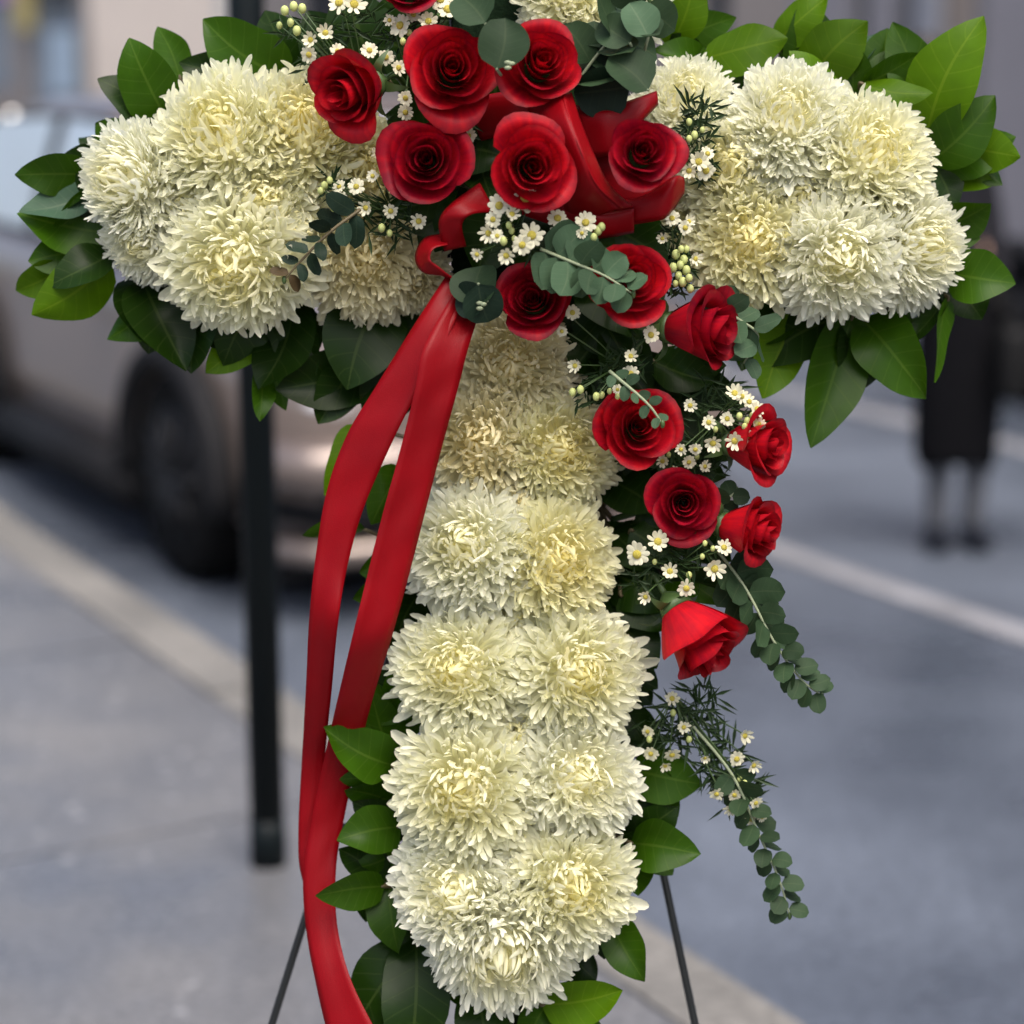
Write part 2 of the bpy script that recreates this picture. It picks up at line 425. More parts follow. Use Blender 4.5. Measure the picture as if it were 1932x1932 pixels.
def building(name, px0, px1, m, label, openings, height=7.0, span=None):
    """a building of the far street front; openings = (px0, px1, z0, z1, material) cut out of the wall"""
    a1, a0 = a_of(px0), a_of(px1)
    if span: a0, a1 = span
    O = S((a0 + a1) / 2, FACADE_Q, 0)
    root = thing(name, O, label, 'building')
    ops = sorted([(a_of(o[1]), a_of(o[0]), o[2], o[3], o[4]) for o in openings])
    cur = a0; q0, q1 = FACADE_Q, FACADE_Q + 5
    for (b0, b1, z0, z1, wm) in ops:
        b0 = max(b0, a0 + .01); b1 = min(b1, a1 - .01)
        if b0 > cur: facade_box('wall', cur, b0, -0.1, height, q0, q1, m, root, O)
        if z0 > 0.02: facade_box('wall', b0, b1, -0.1, z0, q0, q1, m, root, O)
        facade_box('wall', b0, b1, z1, height, q0, q1, m, root, O)
        facade_box('recess_back', b0, b1, z0, z1, q0 + 0.3, q1, M_['sign_black'], root, O)
        facade_window(root, O, b0, b1, z0, z1, wm)
        cur = b1
    if cur < a1: facade_box('wall', cur, a1, -0.1, height, q0, q1, m, root, O)
    facade_box('cornice', a0, a1, height, height + 0.25, q0 - 0.15, q1, m, root, O)
    return root, O

b1, O1 = building('shop_building', -260, 168, M_['taupe'], 'grey shop front with coloured window posters beyond the parked car on the left',
                  [(-200, 20, 0.5, 3.2, M_['glass_pale']), (48, 150, 0.35, 3.2, M_['glass_pale'])])
for nm, p0, p1, z0, z1, mm in (('poster', -10, 28, 2.0, 2.6, 'poster_purple'), ('poster', 32, 62, 1.5, 2.5, 'poster_yellow'), ('sign', 70, 140, 1.9, 2.5, 'sign_black'),
                               ('poster', 95, 140, 0.55, 1.5, 'poster_blue')):
    facade_box(nm, a_of(p1), a_of(p0), z0, z1, FACADE_Q - 0.03, FACADE_Q + 0.025, M_[mm], b1, O1)
b2, O2 = building('rendered_building', 168, 470, M_['beige'], 'plain beige rendered building behind the upper left leaves', [(445, 466, 0.0, 3.0, M_['glass'])])
facade_box('corner_strip', a_of(440), a_of(425), 0, 7, FACADE_Q - 0.08, FACADE_Q - 0.002, M_['white_trim'], b2, O2)
b3, O3 = building('brown_building', 470, 1490, M_['taupe'], 'taupe stone building mostly hidden behind the floral cross',
                  [(560, 700, 0.6, 3.0, M_['glass']), (800, 960, 0.6, 3.0, M_['glass']), (1060, 1200, 0.6, 3.0, M_['glass']), (1318, 1376, 0.5, 3.0, M_['glass'])])
b4, O4 = building('stone_building', 1490, 2600, M_['lilac'], 'grey stone building with dark tall windows at the upper right',
                  [(1600, 1640, 0.4, 3.0, M_['glass']), (1688, 1742, 0.3, 3.0, M_['glass']), (1832, 1856, 0.3, 3.0, M_['glass']), (2080, 2200, 0.4, 3.0, M_['glass'])])
facade_box('pilaster', a_of(1790), a_of(1746), 0, 6.5, FACADE_Q - 0.12, FACADE_Q - 0.002, M_['bluegrey'], b4, O4)
facade_box('pilaster', a_of(1830), a_of(1793), 0, 6.5, FACADE_Q - 0.06, FACADE_Q - 0.002, M_['brownwall'], b4, O4)

building('plain_building', 0, 0, M_['taupe'], 'long taupe building continuing the far street front to the right', [(3000, 3300, 0.4, 3.0, M_['glass']), (4200, 4700, 0.4, 3.0, M_['glass'])], 7.4, (-34.0, a_of(2600) - .02))

# ---- dark sign post on the pavement
M_['post'] = mat('dark_green_enamel', (0.003, 0.006, 0.007), 0.5, var=0.1, spec=0.15)
pp = S(3.36, 1.40)
post = thing('sign_post', pp, 'near-black round street post standing on the pavement by the kerb', 'post')
mb = MB(); mb.tube([(0, 0, 0), (0, 0, 2.6)], 0.031, 20); mb.build('pole', M_['post'], post)
mb = MB(); mb.tube([(0, 0, 0), (0, 0, 0.05), (0, 0, 0.09)], [0.033, 0.033, 0.0315], 20); mb.build('base_collar', M_['post'], post)
mb = MB(); mb.tube([(0, 0, 2.6), (0, 0, 2.62), (0, 0, 2.64)], [0.034, 0.034, 0.01], 20); mb.build('cap', M_['post'], post)

# ---- parked cars
M_['car_tan'] = mat('champagne_car_paint', (0.20, 0.158, 0.135), 0.28, var=0.03, metallic=0.5, coat=0.6)
M_['car_grey'] = mat('grey_car_paint', (0.42, 0.41, 0.42), 0.4, var=0.03, coat=0.3)
M_['tyre'] = mat('tyre_rubber', (0.005, 0.005, 0.005), 0.9, var=0.2, spec=0.1)
M_['rim'] = mat('black_alloy_rim', (0.010, 0.010, 0.011), 0.5, spec=0.2)
M_['carglass'] = mat('sky_reflecting_car_glass', (0.95, 0.94, 0.90), 0.3, var=0.04, metallic=0.9)
M_['carglass_dark'] = mat('dark_car_glass', (0.008, 0.009, 0.011), 0.3, var=0.04)
M_['plastic'] = mat('black_bumper_plastic', (0.008, 0.008, 0.009), 0.7, spec=0.2)
M_['lamp'] = mat('headlamp_lens', (0.7, 0.72, 0.74), 0.1, var=0.03)
M_['lamp_red'] = mat('tail_lamp_lens', (0.35, 0.015, 0.02), 0.2)
M_['plate'] = mat('licence_plate', (0.6, 0.55, 0.58), 0.5, var=0.03)

def loft(rings, close=True):
    n = len(rings[0]); V = [v for r in rings for v in r]; F = []
    for i in range(len(rings) - 1):
        for k in range(n if close else n - 1):
            F.append((i * n + k, i * n + (k + 1) % n, (i + 1) * n + (k + 1) % n, (i + 1) * n + k))
    if close:
        F.append(tuple(range(n - 1, -1, -1))); F.append(tuple((len(rings) - 1) * n + k for k in range(n)))
    return V, F

def car(name, label, a_front, q_mid, flip, paint, glass, hs=1.0, L=3.75, W=1.62):
    """local x runs from the near end (0) back along the body, y across, z up from the road"""
    ex = -RD if flip else RD
    ey = Vector((0, 0, 1)).cross(ex)
    O = S(a_front, q_mid, -0.12)
    root = thing(name, O, label, 'car')
    def T(p): return ex * p[0] + ey * p[1] + Vector((0, 0, p[2]))
    h = W / 2
    st = [(0.0, .62, .30, .62), (0.05, .82, .24, .70), (0.22, .95, .20, .765), (0.5, .99, .18, .80), (0.9, 1.0, .18, .86), (1.25, 1.0, .18, .90),
          (2.0, 1.0, .18, .90), (2.9, 1.0, .18, .91), (3.35, .98, .2, .90), (3.62, .93, .24, .86), (3.74, .80, .30, .74)]
    rings = []
    for x, w, zb, zt in st:
        w *= h; zb *= 1; zt *= hs
        z1 = zb + (zt - zb) * .35; z2 = zb + (zt - zb) * .72
        half = [(w * .86, zb), (w * .97, zb + .06), (w, z1), (w * .985, z2), (w * .95, zt - .05), (w * .85, zt - .012), (w * .4, zt + .012), (0, zt + .018)]
        r = [(x, y, z) for y, z in half] + [(x, -y, z) for y, z in half[-2::-1]]
        rings.append([T(p) for p in r])
    V, F = loft(rings); mb = MB(); mb.add(V, F); body = mb.build('body', paint, root)
    cb = [(0.98, .87, .90), (1.55, .80, 1.30), (1.9, .78, 1.34), (2.6, .78, 1.335), (3.0, .80, 1.28), (3.55, .86, .91)]
    roof = [[T((x, y * h, z * hs)) for y, z in ((w * .93, zt - .03), (w * .8, zt + .012), (0, zt + .03), (-w * .8, zt + .012), (-w * .93, zt - .03))] for x, w, zt in cb[1:5]]
    V, F = loft(roof, False); mb = MB(); mb.add(V, F); ro = mb.build('roof', paint, root)
    mod = ro.modifiers.new('thick', 'SOLIDIFY'); mod.thickness = 0.03
    def pane(nm, pts, m, par=root, th=0.02):
        mb = MB(); mb.add([T((p[0], p[1] * h, p[2] * hs)) for p in pts], [tuple(range(len(pts)))])
        o = mb.build(nm, m, par, smooth=False); md = o.modifiers.new('thick', 'SOLIDIFY'); md.thickness = th; md.offset = 0
        return o
    pane('windscreen', [(0.95, .80, .90), (0.95, -.80, .90), (1.53, -.72, 1.28), (1.53, .72, 1.28)], glass)
    pane('rear_window', [(3.58, .78, .91), (3.02, .70, 1.27), (3.02, -.70, 1.27), (3.58, -.78, .91)], glass)
    for s in (1, -1):
        pane('side_window', [(1.08, .93 * s, .91), (2.12, .93 * s, .91), (2.12, .77 * s, 1.285), (1.6, .77 * s, 1.275)], glass)
        pane('side_window', [(2.2, .93 * s, .91), (3.4, .92 * s, .91), (2.98, .77 * s, 1.25), (2.2, .77 * s, 1.285)], glass)
        pane('pillar', [(2.12, .935 * s, .9), (2.2, .935 * s, .9), (2.2, .775 * s, 1.3), (2.12, .775 * s, 1.3)], M_['plastic'])
        pane('pillar', [(0.93, .9 * s, .89), (1.06, .93 * s, .89), (1.6, .77 * s, 1.3), (1.53, .73 * s, 1.3)], paint)
        pane('pillar', [(3.4, .92 * s, .89), (3.62, .84 * s, .89), (3.02, .71 * s, 1.29), (2.96, .77 * s, 1.29)], paint)
        for x in (0.72, 2.78):
            rw = .31; yc = s * (h - .085)
            w = bpy.data.objects.new('wheel', None); col.objects.link(w); w.parent = root; w.location = T((x, yc, rw))
            mb = MB()
            prof = [(.20, -.085), (.285, -.095), (rw, -.07), (rw + .004, 0), (rw, .07), (.285, .095), (.20, .085)]
            n = 28; VV = []; FF = []
            for k in range(n):
                th = 2 * math.pi * k / n
                VV += [ex * math.cos(th) * r + Vector((0, 0, 1)) * math.sin(th) * r + ey * yy for r, yy in prof]
            m_ = len(prof)
            for k in range(n):
                for j in range(m_ - 1):
                    FF.append((k * m_ + j, k * m_ + j + 1, ((k + 1) % n) * m_ + j + 1, ((k + 1) % n) * m_ + j))
            mb.add(VV, FF); mb.build('tyre', M_['tyre'], w)
            mb = MB()
            for k in range(10):
                th = 2 * math.pi * k / 10
                d = ex * math.cos(th) + Vector((0, 0, 1)) * math.sin(th)
                mb.tube([ey * s * .095, d * .19 + ey * s * .092], [.03, .018], 6)
            mb.tube([ey * s * .07, ey * s * .088], [.205, .205], 24); mb.build('rim', M_['rim'], w)
            # arch: black lip around the wheel
            mb = MB(); pts = [ex * (math.cos(t) * .37) + Vector((0, 0, 1)) * (math.sin(t) * .36) + ey * (s * .088) for t in np.linspace(-.15, math.pi + .15, 17)]
            mb.tube(pts, .05, 8); mb.build('wheel_arch', M_['plastic'], root, T((x, yc, rw)) * -1)
        # sill, door handle, mirror
        mb = MB(); mb.tube([T((1.05, s * h * .965, .22)), T((2.45, s * h * .965, .22))], .085, 10); mb.build('sill', M_['plastic'], root)
        mb = MB(); mb.box(T((1.2, s * (h + .07), .93 * hs)), (.12, .18, .12), None, .03); mb.build('mirror', paint, root)
        for x in (2.0, 2.75):
            mb = MB(); mb.tube([T((x, s * (h + .005), .74 * hs)), T((x + .16, s * (h + .005), .74 * hs))], .014, 8); mb.build('door_handle', paint, root)
        mb = MB(); mb.ball(T((0.12, s * h * .72, .60 * hs)), .1, 10, 6, (1.0, 1.0, .6)); mb.build('headlamp', M_['lamp'], root)
        mb = MB(); mb.ball(T((3.66, s * h * .80, .68 * hs)), .09, 10, 6, (.8, .8, 1.2)); mb.build('tail_lamp', M_['lamp_red'], root)
    mb = MB(); mb.box(T((1.87, 0, .15)), (3.2, W * .84, .17), Matrix((ex, ey, Vector((0, 0, 1)))).transposed()); mb.build('underbody', M_['plastic'], root, smooth=False)
    def bar(nm, x, wy, z, d, m):
        mb = MB()
        mb.tube([T((x + .2, -wy * h, z)), T((x + .03, -wy * h * .85, z)), T((x, -wy * h * .5, z)), T((x, wy * h * .5, z)), T((x + .03, wy * h * .85, z)), T((x + .2, wy * h, z))], d, 8)
        return mb.build(nm, m, root)
    bar('bumper', -0.03, .97, .44, .07, paint); bar('lower_lip', -0.02, .95, .20, .035, paint)
    bar('grille', 0.0, .86, .31, .055, M_['plastic']); bar('upper_grille', 0.0, .55, .545, .035, M_['plastic'])
    mb = MB(); mb.box((0, 0, 0), (.02, .42, .11), Matrix((ex, ey, Vector((0, 0, 1)))).transposed()); o = mb.build('licence_plate', M_['plate'], root, smooth=False); o.location = T((-.115, 0, .44))
    return root

car('parked_car', 'champagne car parked at the near kerb behind the left arm of the cross', 5.12, 2.98, False, M_['car_tan'], M_['carglass'])
car('parked_car', 'grey car parked across the road at the right edge', 7.7, 7.25, True, M_['car_grey'], M_['carglass_dark'], 0.78)

# ---- pedestrian across the road
M_['cloth_black'] = mat('black_wool', (0.005, 0.005, 0.006), 0.9, var=0.2, spec=0.08)
M_['cloth_grey'] = mat('charcoal_jacket', (0.018, 0.018, 0.022), 0.85, var=0.2, spec=0.08)
M_['hose'] = mat('grey_tights', (0.095, 0.10, 0.112), 0.8, var=0.1, spec=0.08)
M_['shoe'] = mat('dark_shoe_leather', (0.012, 0.014, 0.02), 0.5, spec=0.08)
M_['skin'] = mat('skin', (0.45, 0.28, 0.20), 0.55, var=0.06)
M_['hair'] = mat('dark_hair', (0.02, 0.014, 0.01), 0.6, var=0.3)
M_['bag'] = mat('black_bag_leather', (0.012, 0.012, 0.012), 0.5, spec=0.08)

def skin_obj(name, verts, edges, radii, m, parent, root=0, sub=2):
    me = bpy.data.meshes.new(name); me.from_pydata(verts, edges, [])
    o = link(name, me, m, parent)
    md = o.modifiers.new('Skin', 'SKIN'); md.use_smooth_shade = True
    if not me.skin_vertices: return o
    for i, r in enumerate(radii):
        sv_ = me.skin_vertices[0].data[i]; sv_.radius = r if isinstance(r, tuple) else (r, r); sv_.use_root = (i == root)
    ss = o.modifiers.new('Sub', 'SUBSURF'); ss.levels = sub; ss.render_levels = sub
    return o

def pedestrian():
    base = CAMP + (FW * 1 + RT * ((1798 - CPX) / FPX) + UP * ((CPX - 1028) / FPX)) * 6.75
    base.z = -0.12
    root = thing('person', base, 'person in black coat and skirt with grey legs standing on the road at right', 'person')
    # x right, y away from us, z up; 1.56 m tall, facing the camera, weight on both feet
    lean = lambda vs_: [(x - .10 * max(0, z - .75) / .75 - (.06 if z > 1.1 else 0) * (z - 1.1) / .4, y, z) for x, y, z in vs_]
    body_v = [(-.01, 0, .84), (-.01, 0, .98), (-.005, .0, 1.15), (0, .01, 1.27), (0, .005, 1.33), (0, 0, 1.40), (0, -.005, 1.49),
              (.09, .01, 1.25), (.10, .02, 1.03), (.10, -.05, .84), (-.10, .01, 1.25), (-.13, .02, 1.03), (-.12, -.05, .84),
              (.065, 0, .76), (.056, -.0, .44), (.053, .005, .24), (.053, .006, .19), (-.065, 0, .76), (-.055, -.0, .44), (-.052, .005, .24), (-.052, .006, .19)]
    body_e = [(0, 1), (1, 2), (2, 3), (3, 4), (4, 5), (5, 6), (3, 7), (7, 8), (8, 9), (3, 10), (10, 11), (11, 12), (0, 13), (13, 14), (14, 15), (15, 16), (0, 17), (17, 18), (18, 19), (19, 20)]
    body_r = [(.13, .09), (.11, .085), (.125, .09), (.10, .07), .047, .072, .075, .043, .035, .026, .043, .035, .026, .07, .035, .018, .015, .07, .035, .018, .015]
    skin_obj('body', lean(body_v), body_e, body_r, M_['skin'], root)
    skin_obj('jacket', lean([(-.01, 0, .74), (-.01, 0, .98), (-.005, 0, 1.15), (0, .01, 1.275), (.095, .012, 1.25), (.105, .02, 1.03), (.103, -.052, .815), (-.105, .012, 1.25), (-.135, .02, 1.03), (-.123, -.052, .815), (0, .008, 1.335)]),
             [(0, 1), (1, 2), (2, 3), (3, 4), (4, 5), (5, 6), (3, 7), (7, 8), (8, 9), (3, 10)], [(.14, .11), (.115, .10), (.125, .105), (.10, .085), .055, .046, .04, .055, .046, .04, .056], M_['cloth_grey'], root)
    rings = []
    for z_, w_, d_ in ((.92, .115, .09), (.80, .135, .105), (.62, .138, .11), (.45, .134, .108), (.30, .128, .10), (.27, .124, .098)):
        rings.append([Vector((w_ * math.cos(t) * (1 + .03 * math.sin(7 * t)) - .004, d_ * math.sin(t), z_ + (.012 * math.sin(3 * t) if z_ < .3 else 0))) for t in np.linspace(0, 2 * math.pi, 28, endpoint=False)])
    V, F = loft(rings); mb = MB(); mb.add(V, F); mb.build('skirt', M_['cloth_black'], root)
    for s, kx in ((1, .060), (-1, -.058)):
        skin_obj('stocking', [(kx, 0, .45), (kx * 1.0, -.004, .28), (kx * .98, .006, .15), (kx * .96, .01, .03)], [(0, 1), (1, 2), (2, 3)], [.050, .048, .041, .036], M_['hose'], root)
        skin_obj('shoe', [(kx * .95, .035, .03), (kx * 1.0, -.03, .032), (kx * 1.15, -.12, .022)], [(0, 1), (1, 2)], [.045, .050, .038], M_['shoe'], root)
        mb = MB()
        hx = .09 if s > 0 else -.135
        mb.ball((hx, -.055, .80), .034, 8, 6, (.6, .9, 1.1)); 
        for f in range(4):
            mb.tube([(hx + (f - 1.5) * .004, -.035 - f * .013, .785), (hx, -.038 - f * .013, .745), (hx - s * .008, -.042 - f * .012, .715)], [.008, .0075, .006], 6)
        mb.tube([(hx - s * .012, -.085, .81), (hx - s * .015, -.10, .78), (hx - s * .012, -.10, .755)], [.009, .008, .007], 6)
        mb.build('gloved_hand', M_['bag'], root)
    mb = MB(); mb.ball((-.155, .012, 1.465), .098, 14, 10, (.88, 1.0, 1.08)); mb.ball((-.14, .06, 1.38), .075, 10, 8, (1.0, .55, 1.2)); mb.build('hair', M_['hair'], root)
    mb = MB(); mb.ball((-.15, -.008, 1.435), .084, 14, 10, (.82, 1.0, 1.15)); mb.ball((-.15, -.092, 1.425), .014, 6, 5, (.8, 1, 1.3)); mb.ball((-.145, -.084, 1.39), .016, 8, 5, (1.5, .5, .4)); mb.build('face', M_['skin'], root)
    mb = MB()
    for s in (-1, 1): mb.ball((-.15 + s * .03, -.083, 1.445), .009, 6, 5)
    mb.build('eyes', M_['shoe'], root)
    bg_ = thing('handbag', base, 'black handbag hanging at the right side of the pedestrian', 'bag')
    mb = MB(); mb.box((.125, -.10, .60), (.09, .2, .22), None, .03); mb.build('bag_body', M_['bag'], bg_)
    mb = MB(); mb.tube([(.125, -.17, .70), (.115, -.13, .75), (.10, -.08, .765), (.115, -.05, .75), (.125, -.02, .70)], .008, 6); mb.build('handle', M_['bag'], bg_)
pedestrian()

# ================================================================== THE EASEL AND THE FOAM CROSS
apex = P(990, 410, -0.105)
def to_ground(p, q):
    t = p.z / (p.z - q.z); return p + (q - p) * t
easel = thing('wire_easel', Vector((apex.x, apex.y, 0)), 'black wire easel standing on the pavement and carrying the floral cross', 'easel')
EO = easel.location.copy()
for a_, b_ in (((990, 410, -0.105), (515, 1932, -0.100)), ((990, 410, -0.105), (1310, 1932, -0.100))):
    p0, p1 = P(*a_), P(*b_); g = to_ground(p0, p1); g.z = 0.005
    mb = MB(); mb.tube([p0 + (p0 - p1).normalized() * .04, g], .0038, 10); mb.build('leg', M_['wire'], easel, EO)
    mb = MB(); mb.ball(g + Vector((0, 0, .002)), .007, 8, 6); mb.build('foot_cap', M_['wire'], easel, EO)
g = apex + Vector((0, .55, 0)); g.z = 0.005
mb = MB(); mb.tube([apex, g], .0038, 10); mb.build('rear_leg', M_['wire'], easel, EO)
l1, r1 = P(990 - .3125 * 1500, 1910, -.10), P(990 + .21 * 1150, 1560, -.10)
lx = lambda y: 990 - (y - 410) * .3121
rx = lambda y: 990 + (y - 410) * .2102
mb = MB(); mb.tube([P(lx(1560), 1560, -.1), P(rx(1560), 1560, -.1)], .0038, 10); mb.build('crossbar', M_['wire'], easel, EO)

def foam_bar(name, x0, x1, y0, y1, n0, n1, parent, O):
    mb = MB(); c = (P((x0 + x1) / 2, (y0 + y1) / 2) + NN * (n0 + n1) / 2)
    m3 = Matrix((RT, UP, NN)).transposed()
    mb.box(c - O, ((x1 - x0) / PXM, (y1 - y0) / PXM, n1 - n0), m3, .012)
    return mb.build(name, M_['foam'], parent)
FO = P(970, 350, -.04)
foam = thing('foam_cross', FO, 'dark green foam cross hidden under the flowers and leaves', 'flower frame')
foam_bar('upright', 850, 1130, -140, 1810, -.065, -.004, foam, FO)
foam_bar('crossbeam', 270, 848, 250, 500, -.063, -.006, foam, FO)
foam_bar('crossbeam', 1132, 1690, 250, 500, -.063, -.006, foam, FO)

# ================================================================== CHRYSANTHEMUMS
NV = 7
VT = np.array([0, .2, .42, .62, .8, .93, 1.0]); WT = np.array([.45, .65, .86, 1.0, .95, .68, .16])
def petal_template(cup, curl, twist=0.0, tip=0.0):
    """unit petal: along +y, cup side +z; returns (21,3)"""
    out = np.zeros((NV, 3, 3))
    for i in range(NV):
        v, w = VT[i], WT[i]
        z = curl * v * v + tip * max(0, v - .6) ** 2
        y = v * (1 - 0.18 * curl * curl * v * v)
        for j, u in enumerate((-1, 0, 1)):
            out[i, j] = (u * w * .5, y, z / 1.0)
            out[i, j, 2] += 0  # cup added when scaled by width
    return out
def petal_faces():
    F = []
    for i in range(NV - 1):
        for j in range(2):
            k = i * 3 + j
            F.append((k, k + 1, k + 4, k + 3))
    return np.array(F)
PF = petal_faces()
TINTS = [((.88, .875, .68), (.86, .845, .56), (.82, .74, .26)),      # ivory: tip, mid, heart
         ((.89, .89, .75), (.88, .875, .66), (.84, .79, .40)),      # whiter
         ((.87, .855, .60), (.85, .81, .46), (.80, .69, .20)),      # yellower
         ((.84, .80, .58), (.81, .75, .46), (.70, .58, .22))]      # slightly tan: shade below the roses put into the petal colour
def petal_colors(tint, ring, n=NV):
    """ring 0 = heart .. 1 = outermost"""
    tip, mid, heart = [np.array(c) for c in TINTS[tint]]
    g = np.clip(ring / 0.42, 0, 1) ** 0.8
    tipc = tip * g + (mid * .35 + heart * .65) * (1 - g)
    basec = mid * g + heart * (1 - g)
    return np.array([basec + (tipc - basec) * np.clip(v * 1.25, 0, 1) for v in VT])

rng = np.random.default_rng(11)
def rand_unit(n, s): return rng.normal(0, s, n)

OUTER = {}
def outer_mesh(tint, var):
    key = (tint, var)
    if key in OUTER: return OUTER[key]
    r = np.random.default_rng(100 + var)
    T = petal_template(0, r.uniform(-.10, .26), tip=r.uniform(-.3, .5)).copy()
    cup = r.uniform(.05, .13); wid = r.uniform(.17, .235); skew = r.uniform(-.06, .06)
    V = T.copy(); V[:, :, 0] = T[:, :, 0] * wid
    V[:, 0, 2] += cup * WT * .9; V[:, 2, 2] += cup * WT * .9
    V[:, :, 0] += (skew * VT ** 2)[:, None]
    me = mesh('petal', V.reshape(-1, 3), PF)
    ca = me.color_attributes.new('col', 'FLOAT_COLOR', 'POINT')
    c = petal_colors(tint, 1.0); cc = np.repeat(c, 3, axis=0)
    ca.data.foreach_set('color', np.hstack([cc, np.ones((len(cc), 1))]).ravel())
    me.materials.append(M_['petal'])
    OUTER[key] = me
    return me

def mum(x, y, r, n, ax, ay, tint, label, an=1.0, N=900, n_outer=100, hgt=.82):
    C = P(x, y, n); Rr = r * 1.0 / FPX * (CROSS_D - n)
    root = thing('chrysanthemum', C, label, 'flower', 'ivory chrysanthemums covering the cross')
    m3 = frame(dirv(ax, ay, an)); m3 = m3 @ Matrix.Rotation(rng.uniform(0, 6.28), 3, 'Z')
    A3 = np.array(m3)
    ga = math.pi * (3 - math.sqrt(5))
    allV = []; allC = []; allF = []; k0 = 0
    th_max = R_(rng.uniform(100, 110))
    hgt_ = hgt * rng.uniform(.9, 1.1)
    sq = 1 + rng.uniform(-.07, .07)
    for i in range(N):
        f = (i + .5) / N
        ring = math.sqrt(f)
        th = th_max * ring + rng.normal(0, .05)
        ph = i * ga + rng.normal(0, .12)
        outer = i >= N - n_outer
        s, c = math.sin(th), math.cos(th)
        e = np.array([s * math.cos(ph), s * math.sin(ph), c])
        base = e * np.array([.50, .50, .42]) * Rr * (1 if not outer else .86)
        jit = rng.normal(1.0, .06) if not outer else rng.normal(1.04, .08)
        # tips ride on a flattened dome, the inner ones leaning in towards the heart
        tt = th * (1.0 if outer else .93)
        tip = np.array([math.sin(tt) * math.cos(ph + rng.normal(0, .10)) * sq, math.sin(tt) * math.sin(ph + rng.normal(0, .10)) / sq, math.cos(tt) * hgt_ + .02]) * Rr * jit
        if ring < .35: tip *= .90 + .1 * ring / .35
        ydir = tip - base; L = np.linalg.norm(ydir); ydir /= L
        upv = np.array([-c * math.cos(ph), -c * math.sin(ph), s])
        upv = upv + rng.normal(0, .32, 3)
        upv -= ydir * upv.dot(ydir); upv /= np.linalg.norm(upv)
        xd = np.cross(ydir, upv)
        B = np.stack([xd, ydir, upv], axis=1)
        if outer:
            me = outer_mesh(tint, int(rng.integers(0, 8)))
            o = bpy.data.objects.new('petal', me); col.objects.link(o); o.parent = root
            W3 = A3 @ B * L * 1.06
            mw = Matrix([[*W3[0], 0], [*W3[1], 0], [*W3[2], 0], [0, 0, 0, 1]])
            mw.translation = Vector(A3 @ base)
            o.matrix_local = mw
        else:
            # incurved ray floret: up along the dome, then bending over towards the heart
            inc = np.clip(.62 - ring * .75, .0, .6) * rng.uniform(.3, 1.5) - .10 * ring
            R1 = jit * rng.uniform(.90, 1.05)
            dphi = rng.normal(0, .10 + .5 * max(0, .3 - ring)); dph2 = dphi + rng.normal(0, .16 + 2.2 * max(0, .35 - ring))
            def dome(t_, p_, k_):
                return np.array([math.sin(t_) * math.cos(p_) * sq, math.sin(t_) * math.sin(p_) / sq, math.cos(t_) * hgt_ + .02]) * Rr * k_
            p0 = base; pc = dome(th + .10, ph + dphi, R1 * .86)
            p2 = dome(max(.03, th - .42 * inc), ph + dph2, R1 * (1.02 - .10 * max(0, .35 - ring)))
            wid = Rr * rng.uniform(.066, .104) * (.58 + .55 * ring)
            ephi = np.array([-math.sin(ph + dphi), math.cos(ph + dphi), 0.0]) + rng.normal(0, .35, 3)
            V = np.empty((NV, 3, 3))
            for a_ in range(NV):
                v_ = VT[a_]
                pt = (1 - v_) ** 2 * p0 + 2 * v_ * (1 - v_) * pc * 1.0 + v_ ** 2 * p2
                tg = 2 * (1 - v_) * (pc - p0) + 2 * v_ * (p2 - pc); tg /= np.linalg.norm(tg) + 1e-9
                ep = ephi - tg * ephi.dot(tg); ep /= np.linalg.norm(ep)
                nr = np.cross(ep, tg)
                if nr.dot(pt) < 0: nr = -nr
                for b_, u_ in enumerate((-1, 0, 1)):
                    V[a_, b_] = pt + ep * (u_ * wid * .5 * WT[a_]) - nr * (abs(u_) * wid * .26 * WT[a_])
            V = V.reshape(-1, 3)
            allV.append(V @ A3.T); allF.append(PF + k0); k0 += len(V)
            cc = np.repeat(petal_colors(tint, ring + rng.normal(0, .05)) * rng.uniform(.93, 1.05), 3, axis=0)
            allC.append(cc)
    V = np.vstack(allV); F = np.vstack(allF); Cc = np.clip(np.vstack(allC), 0, .92)
    me = mesh('petal_mass', V, F.tolist())
    ca = me.color_attributes.new('col', 'FLOAT_COLOR', 'POINT')
    ca.data.foreach_set('color', np.hstack([Cc, np.ones((len(Cc), 1))]).ravel())
    o = link('petal_mass', me, M_['petal'], root); tag(o, kind='stuff')
    mb = MB(); mb.ball((0, 0, 0), Rr * .50, 14, 9, (1, 1, .86), m3); mb.build('heart', M_['mum_core'], root)
    mb = MB(); a3 = m3 @ Vector((0, 0, 1)); mb.tube([-a3 * Rr * .1, -a3 * .06], .004, 8); mb.build('stem', M_['stem'], root)
    return root

